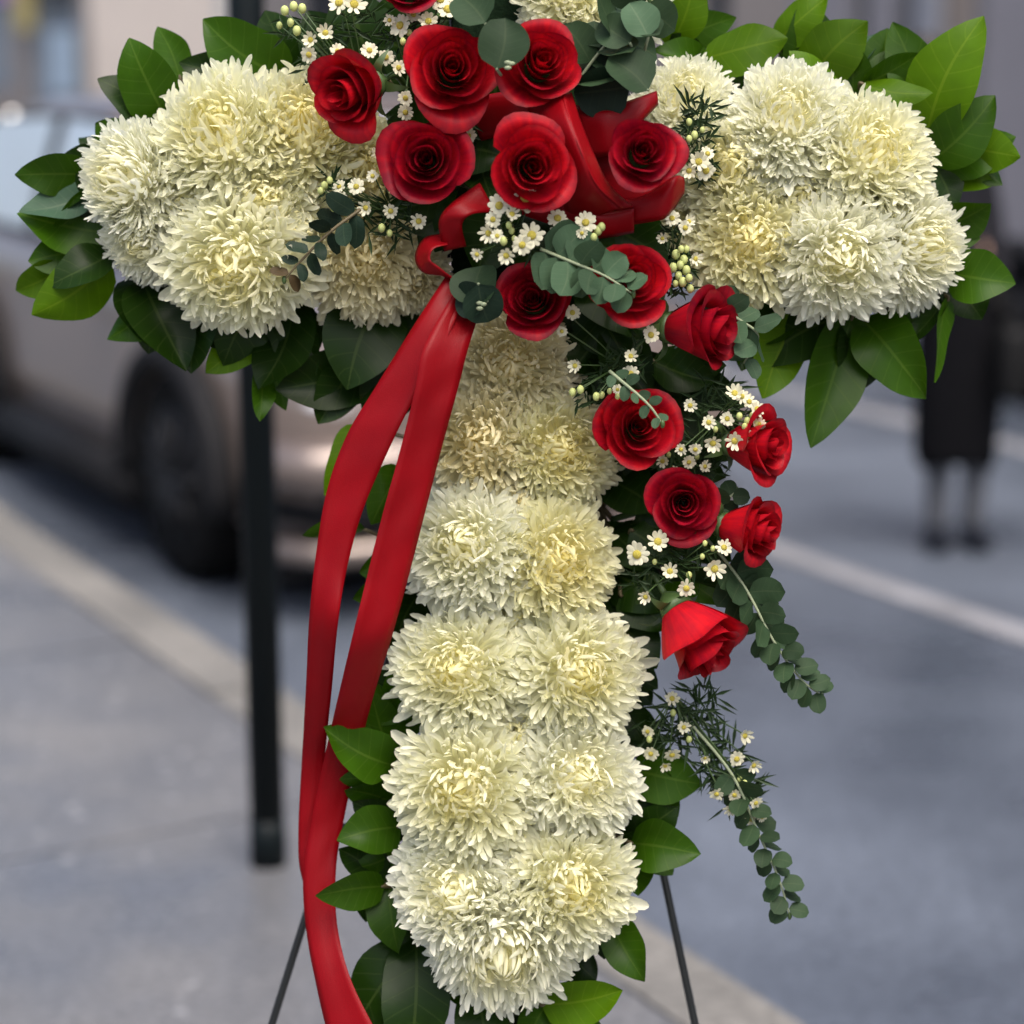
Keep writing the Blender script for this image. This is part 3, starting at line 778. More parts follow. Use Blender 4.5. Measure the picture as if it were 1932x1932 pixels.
MUMS = [  # x, y, r, n, tilt x, tilt y, tint, label
    (262, 345, 118, .022, -.75, .05, 1, 'ivory chrysanthemum facing left at the very end of the left arm'),
    (285, 445, 92, .012, -.45, -.55, 1, 'ivory chrysanthemum lowest at the left tip of the left arm'),
    (425, 270, 142, .035, -.15, .28, 0, 'ivory chrysanthemum with golden heart on top of the left arm'),
    (575, 262, 132, .028, .05, .30, 2, 'yellowish chrysanthemum just left of and below the leftmost rose'),
    (450, 490, 140, .045, -.1, -.35, 0, 'large ivory chrysanthemum bulging from the underside of the left arm'),
    (500, 385, 110, .040, .05, -.02, 0, 'ivory chrysanthemum in the middle of the left arm'),
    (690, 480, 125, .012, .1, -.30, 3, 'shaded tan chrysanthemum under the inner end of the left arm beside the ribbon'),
    (680, 330, 115, .012, .2, .1, 2, 'yellowish chrysanthemum behind the white daisies left of the red roses'),
    (1290, 205, 100, .022, .05, .45, 1, 'white chrysanthemum on top of the right arm beside the eucalyptus'),
    (1485, 240, 122, .040, -.05, .35, 1, 'white chrysanthemum with small pale heart on top of the right arm'),
    (1635, 300, 128, .040, .25, .28, 0, 'ivory chrysanthemum with golden heart at the upper end of the right arm'),
    (1380, 325, 115, .030, -.15, .1, 0, 'ivory chrysanthemum between the right rose and the right arm middle'),
    (1415, 455, 122, .036, -.08, -.15, 2, 'yellowish chrysanthemum on the lower right arm nearest the roses'),
    (1578, 485, 122, .046, .02, -.28, 1, 'white chrysanthemum in the middle of the lower right arm'),
    (1712, 465, 115, .020, .65, -.1, 1, 'white chrysanthemum facing right at the end of the right arm'),
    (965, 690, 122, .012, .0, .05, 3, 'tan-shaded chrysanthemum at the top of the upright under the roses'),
    (910, 835, 118, .018, -.15, .0, 3, 'tan-shaded chrysanthemum on the upright beside the right ribbon tail'),
    (1050, 850, 112, .018, .2, .0, 2, 'yellowish chrysanthemum on the upright left of the round open rose'),
    (885, 1035, 125, .036, -.22, .12, 1, 'white chrysanthemum on the upright at mid height by the ribbon'),
    (1045, 1060, 122, .034, .25, .05, 2, 'pale yellow chrysanthemum on the upright at mid height by the white daisies'),
    (870, 1265, 125, .040, -.25, .05, 0, 'ivory chrysanthemum left in the third row of the upright'),
    (1082, 1270, 128, .040, .25, .0, 0, 'ivory chrysanthemum with golden heart beside the lowest rose'),
    (880, 1485, 140, .044, -.2, .0, 0, 'ivory chrysanthemum with golden heart left in the fourth row of the upright'),
    (1085, 1465, 122, .040, .25, .05, 1, 'white chrysanthemum right in the fourth row of the upright'),
    (868, 1680, 128, .040, -.25, .05, 1, 'white long-petalled chrysanthemum left in the fifth row of the upright'),
    (1070, 1670, 125, .042, .22, .0, 0, 'pale yellow chrysanthemum right in the fifth row of the upright'),
    (950, 1765, 150, .030, .0, -.55, 1, 'ivory chrysanthemum at the very foot of the cross'),
    (365, 385, 98, .018, -.1, .0, 0, 'small ivory chrysanthemum filling the middle of the left arm near its tip'),
    (560, 440, 98, .022, .1, -.2, 2, 'yellowish chrysanthemum behind the dark narrow eucalyptus sprig'),
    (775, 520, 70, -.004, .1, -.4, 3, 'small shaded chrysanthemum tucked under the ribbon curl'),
    (1505, 370, 100, .028, .0, .0, 0, 'ivory chrysanthemum in the centre of the right arm'),
    (1650, 410, 95, .026, .3, .0, 0, 'small ivory chrysanthemum wedged among three others near the right end'),
    (1330, 425, 85, .010, -.2, -.1, 2, 'yellowish chrysanthemum half hidden by the daisies below the round rose'),
    (975, 945, 88, .008, .0, .0, 3, 'small tan-shaded chrysanthemum between the second and third rows of the upright'),
    (975, 1165, 84, .014, .0, .0, 0, 'small ivory chrysanthemum between the mid-height pair and the third row'),
    (978, 1375, 86, .016, .0, .0, 0, 'small ivory chrysanthemum between the third and fourth rows'),
    (975, 1580, 88, .018, .0, .0, 0, 'small ivory chrysanthemum between the fourth and fifth rows'),
    (1080, -15, 112, .030, -.05, .1, 0, 'ivory chrysanthemum at the top edge above the roses'),
    (1185, 5, 85, .015, .35, .1, 1, 'white chrysanthemum at the top edge behind the round eucalyptus leaves'),
]
for m_ in MUMS: mum(*m_)

# ================================================================== ROSES
def rose(x, y, r, n, ax, ay, an, kind, label, seed, material='rose'):
    rg = np.random.default_rng(seed)
    Rr = r / FPX * (CROSS_D - n)
    A = dirv(ax, ay, an)
    Rr *= 1.0 if kind == 'open' else 1.22
    H = Rr * (1.25 if kind == 'open' else 1.6)
    C = P(x, y, n) - A * H * .55
    root = thing('rose', C, label, 'flower', 'red roses in the spray')
    m3 = frame(A) @ Matrix.Rotation(rg.uniform(0, 6.28), 3, 'Z')
    NP = 18 if kind == 'open' else 13
    ga = 2.399963
    nu, nv = 13, 11
    for k in range(NP):
        f = k / (NP - 1)
        if kind == 'open':
            rad = Rr * (.07 + .77 * f ** 1.25)
            zt = H * (.80 + .20 * math.sin(math.pi * min(1, f * 1.15)) - .20 * f ** 3)
            W = 2.2 - 1.0 * f; flare = .04 * f + .14 * f ** 3; curl = .04 + .22 * f + .55 * f ** 4
        else:
            rad = Rr * (.10 + .52 * f ** .9)
            zt = H * (.97 - .10 * f + (.0 if f < .7 else -.10 * (f - .7)))
            W = 2.2 - 1.0 * f; flare = .20 * f ** 2.5; curl = .15 + 1.0 * f ** 1.5
        zt *= rg.uniform(.95, 1.05); W *= rg.uniform(.92, 1.1); curl *= rg.uniform(.5, 1.4)
        ph0 = k * ga + rg.normal(0, .15)
        p1, p2, p3 = rg.uniform(0, 6.28, 3); wob = rg.uniform(.015, .05) * (.5 + f)
        tipd = rg.uniform(.0, .10) * f; point = rg.uniform(.02, .10) * f
        V = []; F = []; UVS = []
        for i in range(nv):
            v = i / (nv - 1)
            for j in range(nu):
                u = -1 + 2 * j / (nu - 1)
                au = abs(u)
                vv = v * (1 - .30 * au ** 3 + point * (1 - au) ** 2)
                prof = .30 + .70 * min(1.0, (vv * 1.25)) ** .55
                if kind != 'open': prof = .25 + .75 * math.sin(min(1, vv * 1.05) * math.pi * .55) ** .8
                rr = rad * prof * (1 + .10 * u) + flare * Rr * vv ** 3
                s = max(0.0, (vv - .72) / .28)
                rr += curl * Rr * .13 * s ** 2 * (1 + .5 * au)
                z = zt * vv ** .92 - curl * Rr * .14 * s ** 2.5 * (1 + .4 * au)
                a = ph0 + u * W
                rr += Rr * wob * math.sin(3 * u + p1) * vv + Rr * wob * .6 * math.sin(6 * u + p2 + 3 * vv) * vv
                z += Rr * wob * 1.0 * math.sin(4 * u + p3) * vv
                V.append(m3 @ Vector((rr * math.cos(a), rr * math.sin(a), z))); UVS.append((u + k * 7.3, v, 0))
        for i in range(nv - 1):
            for j in range(nu - 1):
                q = i * nu + j
                F.append((q, q + 1, q + nu + 1, q + nu))
        me = mesh('petal', V, F); at_ = me.attributes.new('lf', 'FLOAT_VECTOR', 'POINT'); at_.data.foreach_set('vector', np.array(UVS, float).ravel())
        link('petal', me, M_[material], root)
    # calyx and stem
    mb = MB()
    mb.tube([m3 @ Vector((0, 0, z)) for z in (-.012, -.006, .002, .010)], [.003, Rr * .20, Rr * .30, Rr * .34], 10); mb.build('calyx', M_['stem'], root)
    for k in range(5):
        a = k * 1.2566 + .3; V = []; F = []
        for i in range(5):
            t = i / 4; w = Rr * .12 * (1 - t) ** .7 + .0004
            rr = Rr * (.30 + .45 * t); z = .004 + Rr * .30 * t - Rr * .5 * t * t
            for sgn in (-1, 1):
                da = sgn * w / max(rr, .001)
                V.append(m3 @ Vector((rr * math.cos(a + da), rr * math.sin(a + da), z)))
        for i in range(4): F.append((2 * i, 2 * i + 1, 2 * i + 3, 2 * i + 2))
        link('sepal', mesh('sepal', V, F), M_['stem'], root)
    anchor = P(x * .5 + 990 * .5 if abs(x - 990) < 260 else x + (990 - x) * .45, y + (30 if y > 500 else 60), -.03) - C
    p0 = m3 @ Vector((0, 0, -.01)); p1 = m3 @ Vector((0, 0, -.035))
    pts = catmull([p0, p1, (p1 + anchor) / 2 + NN * -.005, anchor], 5)
    mb = MB(); mb.tube([Vector(p) for p in pts], .0030, 8); mb.build('stem', M_['stem'], root)
    return root

ROSES = [
    (665, 172, 76, .105, -.50, -.35, .80, 'bud', 'half-open red rose, leftmost of the roses', 1, 'rose'),
    (853, 130, 92, .120, .08, .02, 1.0, 'open', 'wide open red rose between the leftmost rose and the round eucalyptus leaf', 2, 'rose'),
    (1022, 118, 82, .130, .18, .12, 1.0, 'open', 'open red rose right of the round eucalyptus leaf at the top', 3, 'rose'),
    (806, 302, 84, .110, -.05, -.05, 1.0, 'open', 'open red rose on the left above the ribbon curl', 4, 'rose_deep'),
    (1003, 315, 86, .158, .10, -.10, 1.0, 'open', 'large open red rose in the middle above the daisy cluster', 5, 'rose'),
    (1213, 288, 71, .150, .10, .06, 1.0, 'open', 'round open red rose at the right of the bow', 6, 'rose_deep'),
    (1005, 565, 74, .105, -.10, .10, 1.0, 'open', 'open red rose at the crossing beside the end-on eucalyptus tip', 7, 'rose_deep'),
    (1190, 530, 80, .115, .15, .10, .9, 'open', 'red rose partly covered by the grey-green eucalyptus sprig', 8, 'rose'),
    (1325, 622, 80, .085, .85, -.10, .60, 'bud', 'red rosebud pointing right under the right arm', 9, 'rose_deep'),
    (1205, 806, 80, .075, .05, .05, 1.0, 'open', 'open red rose beside the upright with a thin twig across it', 10, 'rose'),
    (1428, 838, 68, .070, .80, -.05, .65, 'bud', 'red rosebud pointing right beside the white daisies over the road', 11, 'rose'),
    (1290, 950, 72, .075, -.05, -.05, 1.0, 'open', 'red rose with deep cupped petals above the lower daisies', 12, 'rose_deep'),
    (1415, 1000, 65, .065, .85, -.15, .55, 'bud', 'small ruffled red rosebud pointing right over the road', 13, 'rose'),
    (1318, 1205, 84, .070, .55, -.75, .45, 'bud', 'large red rosebud nodding down to the right, lowest of the roses', 14, 'rose'),
    (770, -30, 60, .095, -.05, .25, .9, 'open', 'red rose cut off by the top edge', 15, 'rose_deep'),
]
for r_ in ROSES: rose(*r_)

# ================================================================== LEAVES
def leaf_mesh(base, tip, w, roll, bend, fold, O, seed, shape='salal', twist=0.0, nu=7, nv=13, facing=None):
    """a leaf blade from base to tip in world space; bend = sag of the middle along the normal"""
    rg = np.random.default_rng(seed)
    ax = (tip - base); L = ax.length; ax = ax.normalized()
    Nf = facing or NN
    side = ax.cross(Nf)
    if side.length < 1e-4: side = RT.copy()
    side.normalize(); nor = side.cross(ax).normalized()
    V = []; A = []; F = []
    p1 = rg.uniform(0, 6.28); wav = rg.uniform(.02, .065); cs = rg.uniform(-.08, .08)
    for i in range(nv):
        t = i / (nv - 1)
        if shape == 'salal':
            ww = (t ** .52) * ((1 - t) ** .80) / .455 * (1 + .035 * math.sin(11 * t + p1)) if 0 < t < 1 else 0.0
            ww = min(ww, 1.0) * (1 if t < .8 else 1)
        elif shape == 'round':
            ww = math.sqrt(max(0, 1 - (2 * t - 1) ** 2)) ** .95 * (1 - .08 * (2 * t - 1))
        else:
            ww = (t ** .8) * ((1 - t) ** .6) / .45 if 0 < t < 1 else 0.0
        hw = max(w * .5 * ww, w * .012)
        rl = roll + twist * (t - .5)
        sd = side * math.cos(rl) + nor * math.sin(rl); nr = nor * math.cos(rl) - side * math.sin(rl)
        c = base + ax * (L * t) + nor * (bend * L * 4 * t * (1 - t)) + side * (cs * L * math.sin(math.pi * t))
        for j in range(nu):
            u = -1 + 2 * j / (nu - 1)
            z = fold * hw * (abs(u) ** 1.4) + wav * L * .5 * math.sin(9 * t + p1 + (1.5 if u > 0 else 0)) * abs(u)
            V.append(c + sd * (u * hw) + nr * z - O); A.append((u, t, 0))
    for i in range(nv - 1):
        for j in range(nu - 1):
            q = i * nu + j
            F.append((q, q + nu, q + nu + 1, q + 1))
    me = mesh('leaf', V, F)
    at = me.attributes.new('lf', 'FLOAT_VECTOR', 'POINT')
    at.data.foreach_set('vector', np.array(A, float).ravel())
    # make the glossy upper side look out of the arrangement
    nsum = sum((p.normal for p in me.polygons), Vector())
    if nsum.dot(nor) < 0: me.flip_normals()
    return me

TONE = {'d': 'leaf_dark', 'm': 'leaf_mid', 'b': 'leaf_bright', 'g': 'leaf_grey'}
lseed = [500]
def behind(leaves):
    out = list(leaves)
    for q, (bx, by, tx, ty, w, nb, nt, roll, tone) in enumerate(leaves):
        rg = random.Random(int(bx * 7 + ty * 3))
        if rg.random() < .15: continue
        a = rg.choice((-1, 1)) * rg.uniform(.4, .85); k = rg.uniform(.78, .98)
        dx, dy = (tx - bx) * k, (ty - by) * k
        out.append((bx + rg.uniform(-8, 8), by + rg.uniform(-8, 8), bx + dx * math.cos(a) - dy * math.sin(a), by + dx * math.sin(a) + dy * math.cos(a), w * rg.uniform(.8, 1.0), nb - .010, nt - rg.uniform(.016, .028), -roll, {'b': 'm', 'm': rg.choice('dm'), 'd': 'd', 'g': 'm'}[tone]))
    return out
def salal(label, anchor, leaves):
    """anchor = (x, y, n) where the twig leaves the foam; leaves = (bx, by, tx, ty, w, nb, nt, roll, tone)"""
    O = P(*anchor)
    root = thing('salal_sprig', O, label, 'leaves', 'green leaf sprigs edging the cross')
    for (bx, by, tx, ty, w, nb, nt, roll, tone) in behind(leaves):
        lseed[0] += 1; rg = random.Random(lseed[0])
        b = P(bx, by, nb); t = P(tx, ty, nt)
        me = leaf_mesh(b, t, w * 1.1 / PXM, roll + rg.uniform(-.18, .18), rg.uniform(-.05, .18), rg.choice((-.25, .12, .25, .4)) * rg.uniform(.6, 1.2), O, lseed[0], twist=rg.uniform(-.7, .7))
        me.materials.append(M_[TONE[tone]])
        lf = link('leaf', me, None, root)
        mb = MB(); mid = (O + b) / 2 + (b - O).length * .12 * NN * -1
        mb.tube([Vector(p) for p in catmull([O, mid, b, b + (t - b) * .06], 4)], [.0021] * 9 + [.0016] * 3 + [.001], 6); mb.build('twig', M_['stem_brown'], root, O)
    return root

salal('two bright leaves standing up at the upper left, one behind the other', (330, 270, -.03),
      [(318, 232, 243, 72, 118, -.02, .005, .15, 'm'), (340, 150, 297, 50, 70, -.035, -.03, -.2, 'm')])
salal('dark leaves above the left arm touching the post', (500, 230, -.03),
      [(545, 150, 383, 36, 128, -.02, .0, .25, 'm'), (470, 155, 338, 118, 78, -.03, -.015, -.3, 'd'), (560, 160, 500, 20, 120, -.035, -.03, .3, 'd'), (640, 160, 580, 20, 120, -.03, -.02, .2, 'd'), (420, 170, 470, 60, 90, -.04, -.03, .2, 'd')])
salal('rounded dark leaf pair at the upper left shoulder of the left arm', (300, 300, -.03),
      [(262, 282, 180, 232, 88, -.02, -.005, .3, 'm'), (300, 260, 238, 195, 76, -.025, -.02, -.1, 'd')])
salal('rounded leaves with grey-green undersides at the left tip', (240, 360, -.03),
      [(178, 330, 28, 330, 86, -.02, .0, .25, 'm'), (205, 305, 120, 292, 58, -.025, -.02, .1, 'd'), (180, 360, 36, 398, 78, -.015, .01, -.5, 'g')])
salal('fan of large leaves below the left tip, two of them bright', (250, 430, -.03),
      [(200, 440, 32, 402, 120, -.02, .0, -.2, 'm'), (125, 500, 30, 548, 74, -.03, -.03, .2, 'b'), (210, 490, 60, 594, 118, -.015, .01, .25, 'b'), (215, 480, 90, 540, 90, -.012, .004, -.6, 'd')])
salal('dark glossy leaves hanging under the left half of the left arm', (340, 480, -.03),
      [(270, 530, 352, 700, 130, -.02, .01, .25, 'd'), (300, 560, 202, 640, 90, -.03, -.02, -.3, 'm'), (400, 560, 360, 705, 110, -.025, .0, -.25, 'd'), (250, 520, 300, 660, 120, -.03, -.01, .2, 'd'), (330, 540, 420, 660, 110, -.03, -.01, .2, 'd')])
salal('leaves with one bright tip hanging under the middle of the left arm', (500, 520, -.03),
      [(490, 610, 388, 704, 86, -.03, -.01, .2, 'b'), (555, 560, 488, 735, 120, -.02, .005, -.3, 'd'), (480, 560, 420, 690, 120, -.026, -.01, .25, 'd'), (495, 690, 490, 795, 52, -.02, .0, .5, 'm'), (580, 575, 530, 700, 120, -.03, -.015, .2, 'd')])
salal('broad dark leaves hanging beside the left ribbon tail', (700, 540, -.03),
      [(720, 560, 655, 735, 158, -.02, .0, .15, 'd'), (725, 700, 520, 735, 120, -.03, -.01, .2, 'd'), (660, 690, 600, 800, 90, -.03, -.02, .2, 'd'), (760, 640, 690, 790, 120, -.035, -.02, .1, 'd')])
salal('bright leaf peeping out left of the ribbon under the left arm', (780, 830, -.03),
      [(680, 800, 612, 935, 80, -.025, .0, .2, 'b'), (760, 880, 700, 990, 80, -.03, -.01, .3, 'm')])
salal('slim dark leaves behind the ribbon tails at mid height', (800, 1050, -.03),
      [(790, 1000, 700, 1100, 90, -.025, -.005, -.2, 'd'), (770, 1080, 665, 1130, 70, -.03, -.01, .4, 'm'), (690, 1000, 570, 1010, 50, -.035, -.02, .6, 'm'), (790, 1120, 740, 1240, 90, -.025, -.01, .3, 'd')])
salal('leaf pair behind the ribbon left of the fourth row of flowers', (800, 1400, -.03),
      [(770, 1400, 715, 1290, 105, -.02, .0, .25, 'm'), (745, 1445, 610, 1372, 100, .0, .032, -.2, 'm'), (740, 1470, 640, 1470, 60, -.02, -.0, .3, 'm')])
salal('folded dark leaves left of the white fourth and fifth rows', (800, 1560, -.03),
      [(750, 1520, 650, 1490, 80, -.02, .0, .2, 'm'), (755, 1560, 636, 1585, 95, .0, .022, -.25, 'm'), (760, 1600, 660, 1640, 80, -.02, .0, .3, 'm'), (760, 1500, 715, 1600, 100, -.03, -.02, .3, 'd')])
salal('cluster of mid-green leaves between ribbon and third row of flowers', (800, 1300, -.03),
      [(785, 1250, 720, 1370, 95, -.02, .0, .2, 'm'), (780, 1180, 715, 1230, 70, -.03, -.01, .2, 'd'), (770, 1330, 690, 1420, 80, -.02, .005, -.2, 'm'), (760, 1420, 660, 1440, 84, -.03, -.01, .3, 'm')])
salal('pointed bright leaf over the ribbon with a drooping neighbour', (800, 1680, -.03),
      [(725, 1672, 595, 1690, 82, .0, .028, .2, 'm'), (735, 1640, 752, 1800, 95, -.02, .0, -.25, 'm'), (700, 1640, 690, 1740, 60, -.02, -.005, .3, 'd')])
salal('long dark leaves at the bottom left of the foot', (840, 1800, -.03),
      [(785, 1770, 770, 2010, 135, -.02, .0, .12, 'd'), (820, 1760, 760, 1850, 100, -.03, -.01, .2, 'd'), (900, 1860, 930, 2010, 110, -.02, .0, .2, 'd'), (855, 1820, 870, 1900, 50, -.03, -.02, .2, 'm')])
salal('bright leaf under the foot pointing right with a dark one below', (1010, 1820, -.03),
      [(1020, 1895, 1175, 1868, 100, -.01, .012, -.15, 'b'), (1040, 1880, 985, 2000, 90, -.02, .0, .2, 'm'), (1070, 1790, 1125, 1850, 70, -.03, -.02, .2, 'd')])
salal('dark oval leaf hanging at the right of the foot', (1100, 1720, -.03),
      [(1150, 1735, 1216, 1852, 82, -.015, .01, .2, 'm'), (1120, 1700, 1140, 1810, 70, -.03, -.02, .2, 'd')])
salal('heart-shaped leaf pair above the right easel leg', (1130, 1580, -.03),
      [(1190, 1590, 1322, 1612, 100, -.01, .015, .25, 'm'), (1200, 1570, 1205, 1690, 90, -.02, .0, -.35, 'm'), (1170, 1580, 1250, 1560, 60, -.02, .0, .2, 'd')])
salal('dark leaf under the drooping daisies right of the upright', (1130, 1450, -.03),
      [(1190, 1450, 1325, 1480, 110, -.02, .0, .2, 'm'), (1180, 1480, 1235, 1570, 70, -.03, -.01, .3, 'd'), (1150, 1340, 1250, 1420, 90, -.035, -.02, .2, 'd'), (1150, 1250, 1230, 1330, 90, -.035, -.02, .2, 'd')])
salal('light leaf at the top edge above the right arm', (1280, 150, -.03),
      [(1262, 90, 1310, -60, 86, -.03, -.01, .15, 'b'), (1325, 118, 1230, 96, 74, -.03, -.0, -.25, 'm'), (1300, 200, 1290, 90, 90, -.035, -.03, .1, 'd')])
salal('broad leaf lying flat above the right arm by the eucalyptus', (1370, 190, -.03),
      [(1325, 112, 1486, 72, 108, -.01, .012, .15, 'b'), (1340, 190, 1430, 110, 90, -.03, -.03, .1, 'd'), (1260, 160, 1330, 90, 80, -.035, -.02, .3, 'm')])
salal('cluster of three light leaves above the middle of the right arm', (1540, 200, -.03),
      [(1462, 82, 1562, -6, 78, -.03, -.015, .2, 'b'), (1520, 165, 1638, 40, 118, -.02, .0, .2, 'b'), (1608, 196, 1488, 96, 84, -.005, .014, -.2, 'b'), (1500, 190, 1480, 90, 80, -.04, -.03, .1, 'd')])
salal('curled yellow-green leaf with a bluish leaf behind, above the right arm', (1650, 210, -.03),
      [(1622, 158, 1760, 176, 66, -.0, .02, .55, 'b'), (1640, 160, 1765, 92, 104, -.02, -.005, .1, 'm'), (1610, 140, 1670, 60, 60, -.04, -.035, .8, 'g')])
salal('tallest bright leaf standing at the upper right corner', (1720, 300, -.03),
      [(1745, 262, 1856, 30, 132, -.015, .012, .2, 'b'), (1700, 250, 1760, 190, 90, -.03, -.02, .2, 'm')])
salal('leaf pair pointing right at the upper right, one bright', (1720, 340, -.03),
      [(1752, 308, 1878, 180, 108, -.012, .01, .2, 'm'), (1805, 275, 1925, 296, 90, -.02, .0, -.2, 'b'), (1785, 330, 1875, 350, 60, -.03, -.02, .2, 'b'), (1740, 290, 1800, 400, 90, -.025, -.01, .3, 'd')])
salal('small light leaf at the right end beside the outermost flower', (1740, 410, -.03),
      [(1775, 430, 1870, 384, 84, -.02, .005, -.25, 'm'), (1775, 450, 1850, 450, 60, -.03, -.01, .2, 'm')])
salal('rounded green leaf at the far right end of the right arm', (1740, 500, -.03),
      [(1790, 515, 1916, 535, 108, -.01, .015, -.1, 'm')])
salal('thin twisted leaf hanging below the far right flower', (1740, 540, -.03),
      [(1788, 560, 1764, 722, 56, -.01, .01, .75, 'm')])
salal('pair of large leaves hanging under the right arm, one long and pointed', (1600, 530, -.03),
      [(1610, 590, 1530, 845, 122, -.015, .012, .2, 'm'), (1625, 600, 1748, 752, 122, -.02, .005, -.25, 'm'), (1560, 600, 1535, 700, 60, -.03, -.02, .3, 'b'), (1680, 580, 1720, 640, 70, -.03, -.02, .3, 'm')])
salal('leaves hanging under the inner end of the right arm', (1450, 540, -.03),
      [(1510, 590, 1440, 752, 112, -.02, .0, .2, 'b'), (1480, 570, 1490, 690, 100, -.03, -.02, .2, 'd'), (1420, 590, 1400, 700, 80, -.03, -.02, .2, 'm')])
salal('dark leaves between the upright and the roses below the crossing', (1120, 640, -.03),
      [(1110, 650, 1230, 760, 120, .0, .02, .2, 'd'), (1180, 620, 1140, 720, 90, .01, .03, .2, 'd'), (1230, 680, 1350, 720, 90, .01, .03, .2, 'd'), (1150, 700, 1240, 700, 80, -.02, .0, .3, 'm')])
salal('dark leaves between the upright and the lower roses', (1130, 950, -.03),
      [(1140, 900, 1240, 960, 110, -.02, .02, .2, 'd'), (1150, 1000, 1230, 1080, 100, -.02, .01, .2, 'd'), (1150, 1080, 1260, 1150, 110, -.02, .01, .2, 'd'), (1140, 1150, 1240, 1260, 110, -.02, .01, .2, 'd'), (1200, 880, 1330, 900, 80, -.01, .02, .2, 'd'), (1250, 1080, 1360, 1140, 80, -.01, .02, .3, 'm'), (1150, 800, 1240, 880, 110, -.02, .01, .2, 'd')])
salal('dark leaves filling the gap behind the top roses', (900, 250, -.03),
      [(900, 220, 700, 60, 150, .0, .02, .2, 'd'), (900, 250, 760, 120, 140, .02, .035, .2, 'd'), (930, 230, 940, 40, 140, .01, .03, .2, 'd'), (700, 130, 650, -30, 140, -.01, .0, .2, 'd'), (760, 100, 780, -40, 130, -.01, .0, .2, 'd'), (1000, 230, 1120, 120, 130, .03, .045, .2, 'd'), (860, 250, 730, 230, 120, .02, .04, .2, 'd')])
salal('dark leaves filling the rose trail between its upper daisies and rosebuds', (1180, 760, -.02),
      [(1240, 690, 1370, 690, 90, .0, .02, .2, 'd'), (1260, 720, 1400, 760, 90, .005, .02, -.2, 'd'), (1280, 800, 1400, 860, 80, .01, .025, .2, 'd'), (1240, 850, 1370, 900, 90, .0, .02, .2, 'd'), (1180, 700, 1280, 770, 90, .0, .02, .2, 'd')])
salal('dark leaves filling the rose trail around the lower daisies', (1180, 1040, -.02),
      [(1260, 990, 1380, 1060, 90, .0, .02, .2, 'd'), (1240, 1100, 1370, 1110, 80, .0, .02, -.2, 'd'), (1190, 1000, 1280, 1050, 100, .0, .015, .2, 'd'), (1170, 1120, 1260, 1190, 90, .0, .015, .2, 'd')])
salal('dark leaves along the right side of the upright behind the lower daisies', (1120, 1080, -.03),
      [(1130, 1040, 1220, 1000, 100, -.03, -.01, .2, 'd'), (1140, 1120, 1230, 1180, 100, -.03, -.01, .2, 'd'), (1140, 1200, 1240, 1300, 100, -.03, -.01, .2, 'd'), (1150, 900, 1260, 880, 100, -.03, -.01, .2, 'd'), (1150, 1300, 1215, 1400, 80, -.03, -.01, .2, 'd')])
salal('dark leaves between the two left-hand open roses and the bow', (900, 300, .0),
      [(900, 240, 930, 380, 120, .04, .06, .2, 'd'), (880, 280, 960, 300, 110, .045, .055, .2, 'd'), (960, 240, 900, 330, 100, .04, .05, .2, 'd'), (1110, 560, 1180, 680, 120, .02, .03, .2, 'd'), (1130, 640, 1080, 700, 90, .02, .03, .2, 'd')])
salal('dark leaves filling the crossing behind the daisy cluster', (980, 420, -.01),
      [(960, 380, 900, 520, 130, .03, .05, .2, 'd'), (1010, 390, 1020, 540, 130, .035, .055, .2, 'd'), (1080, 400, 1120, 540, 130, .03, .05, .2, 'd'), (900, 380, 780, 440, 100, .03, .05, .2, 'd'), (1130, 420, 1260, 500, 120, .03, .05, .2, 'd'), (1100, 520, 1210, 640, 110, .02, .04, .2, 'd'), (860, 350, 720, 400, 70, .04, .06, .2, 'd')])

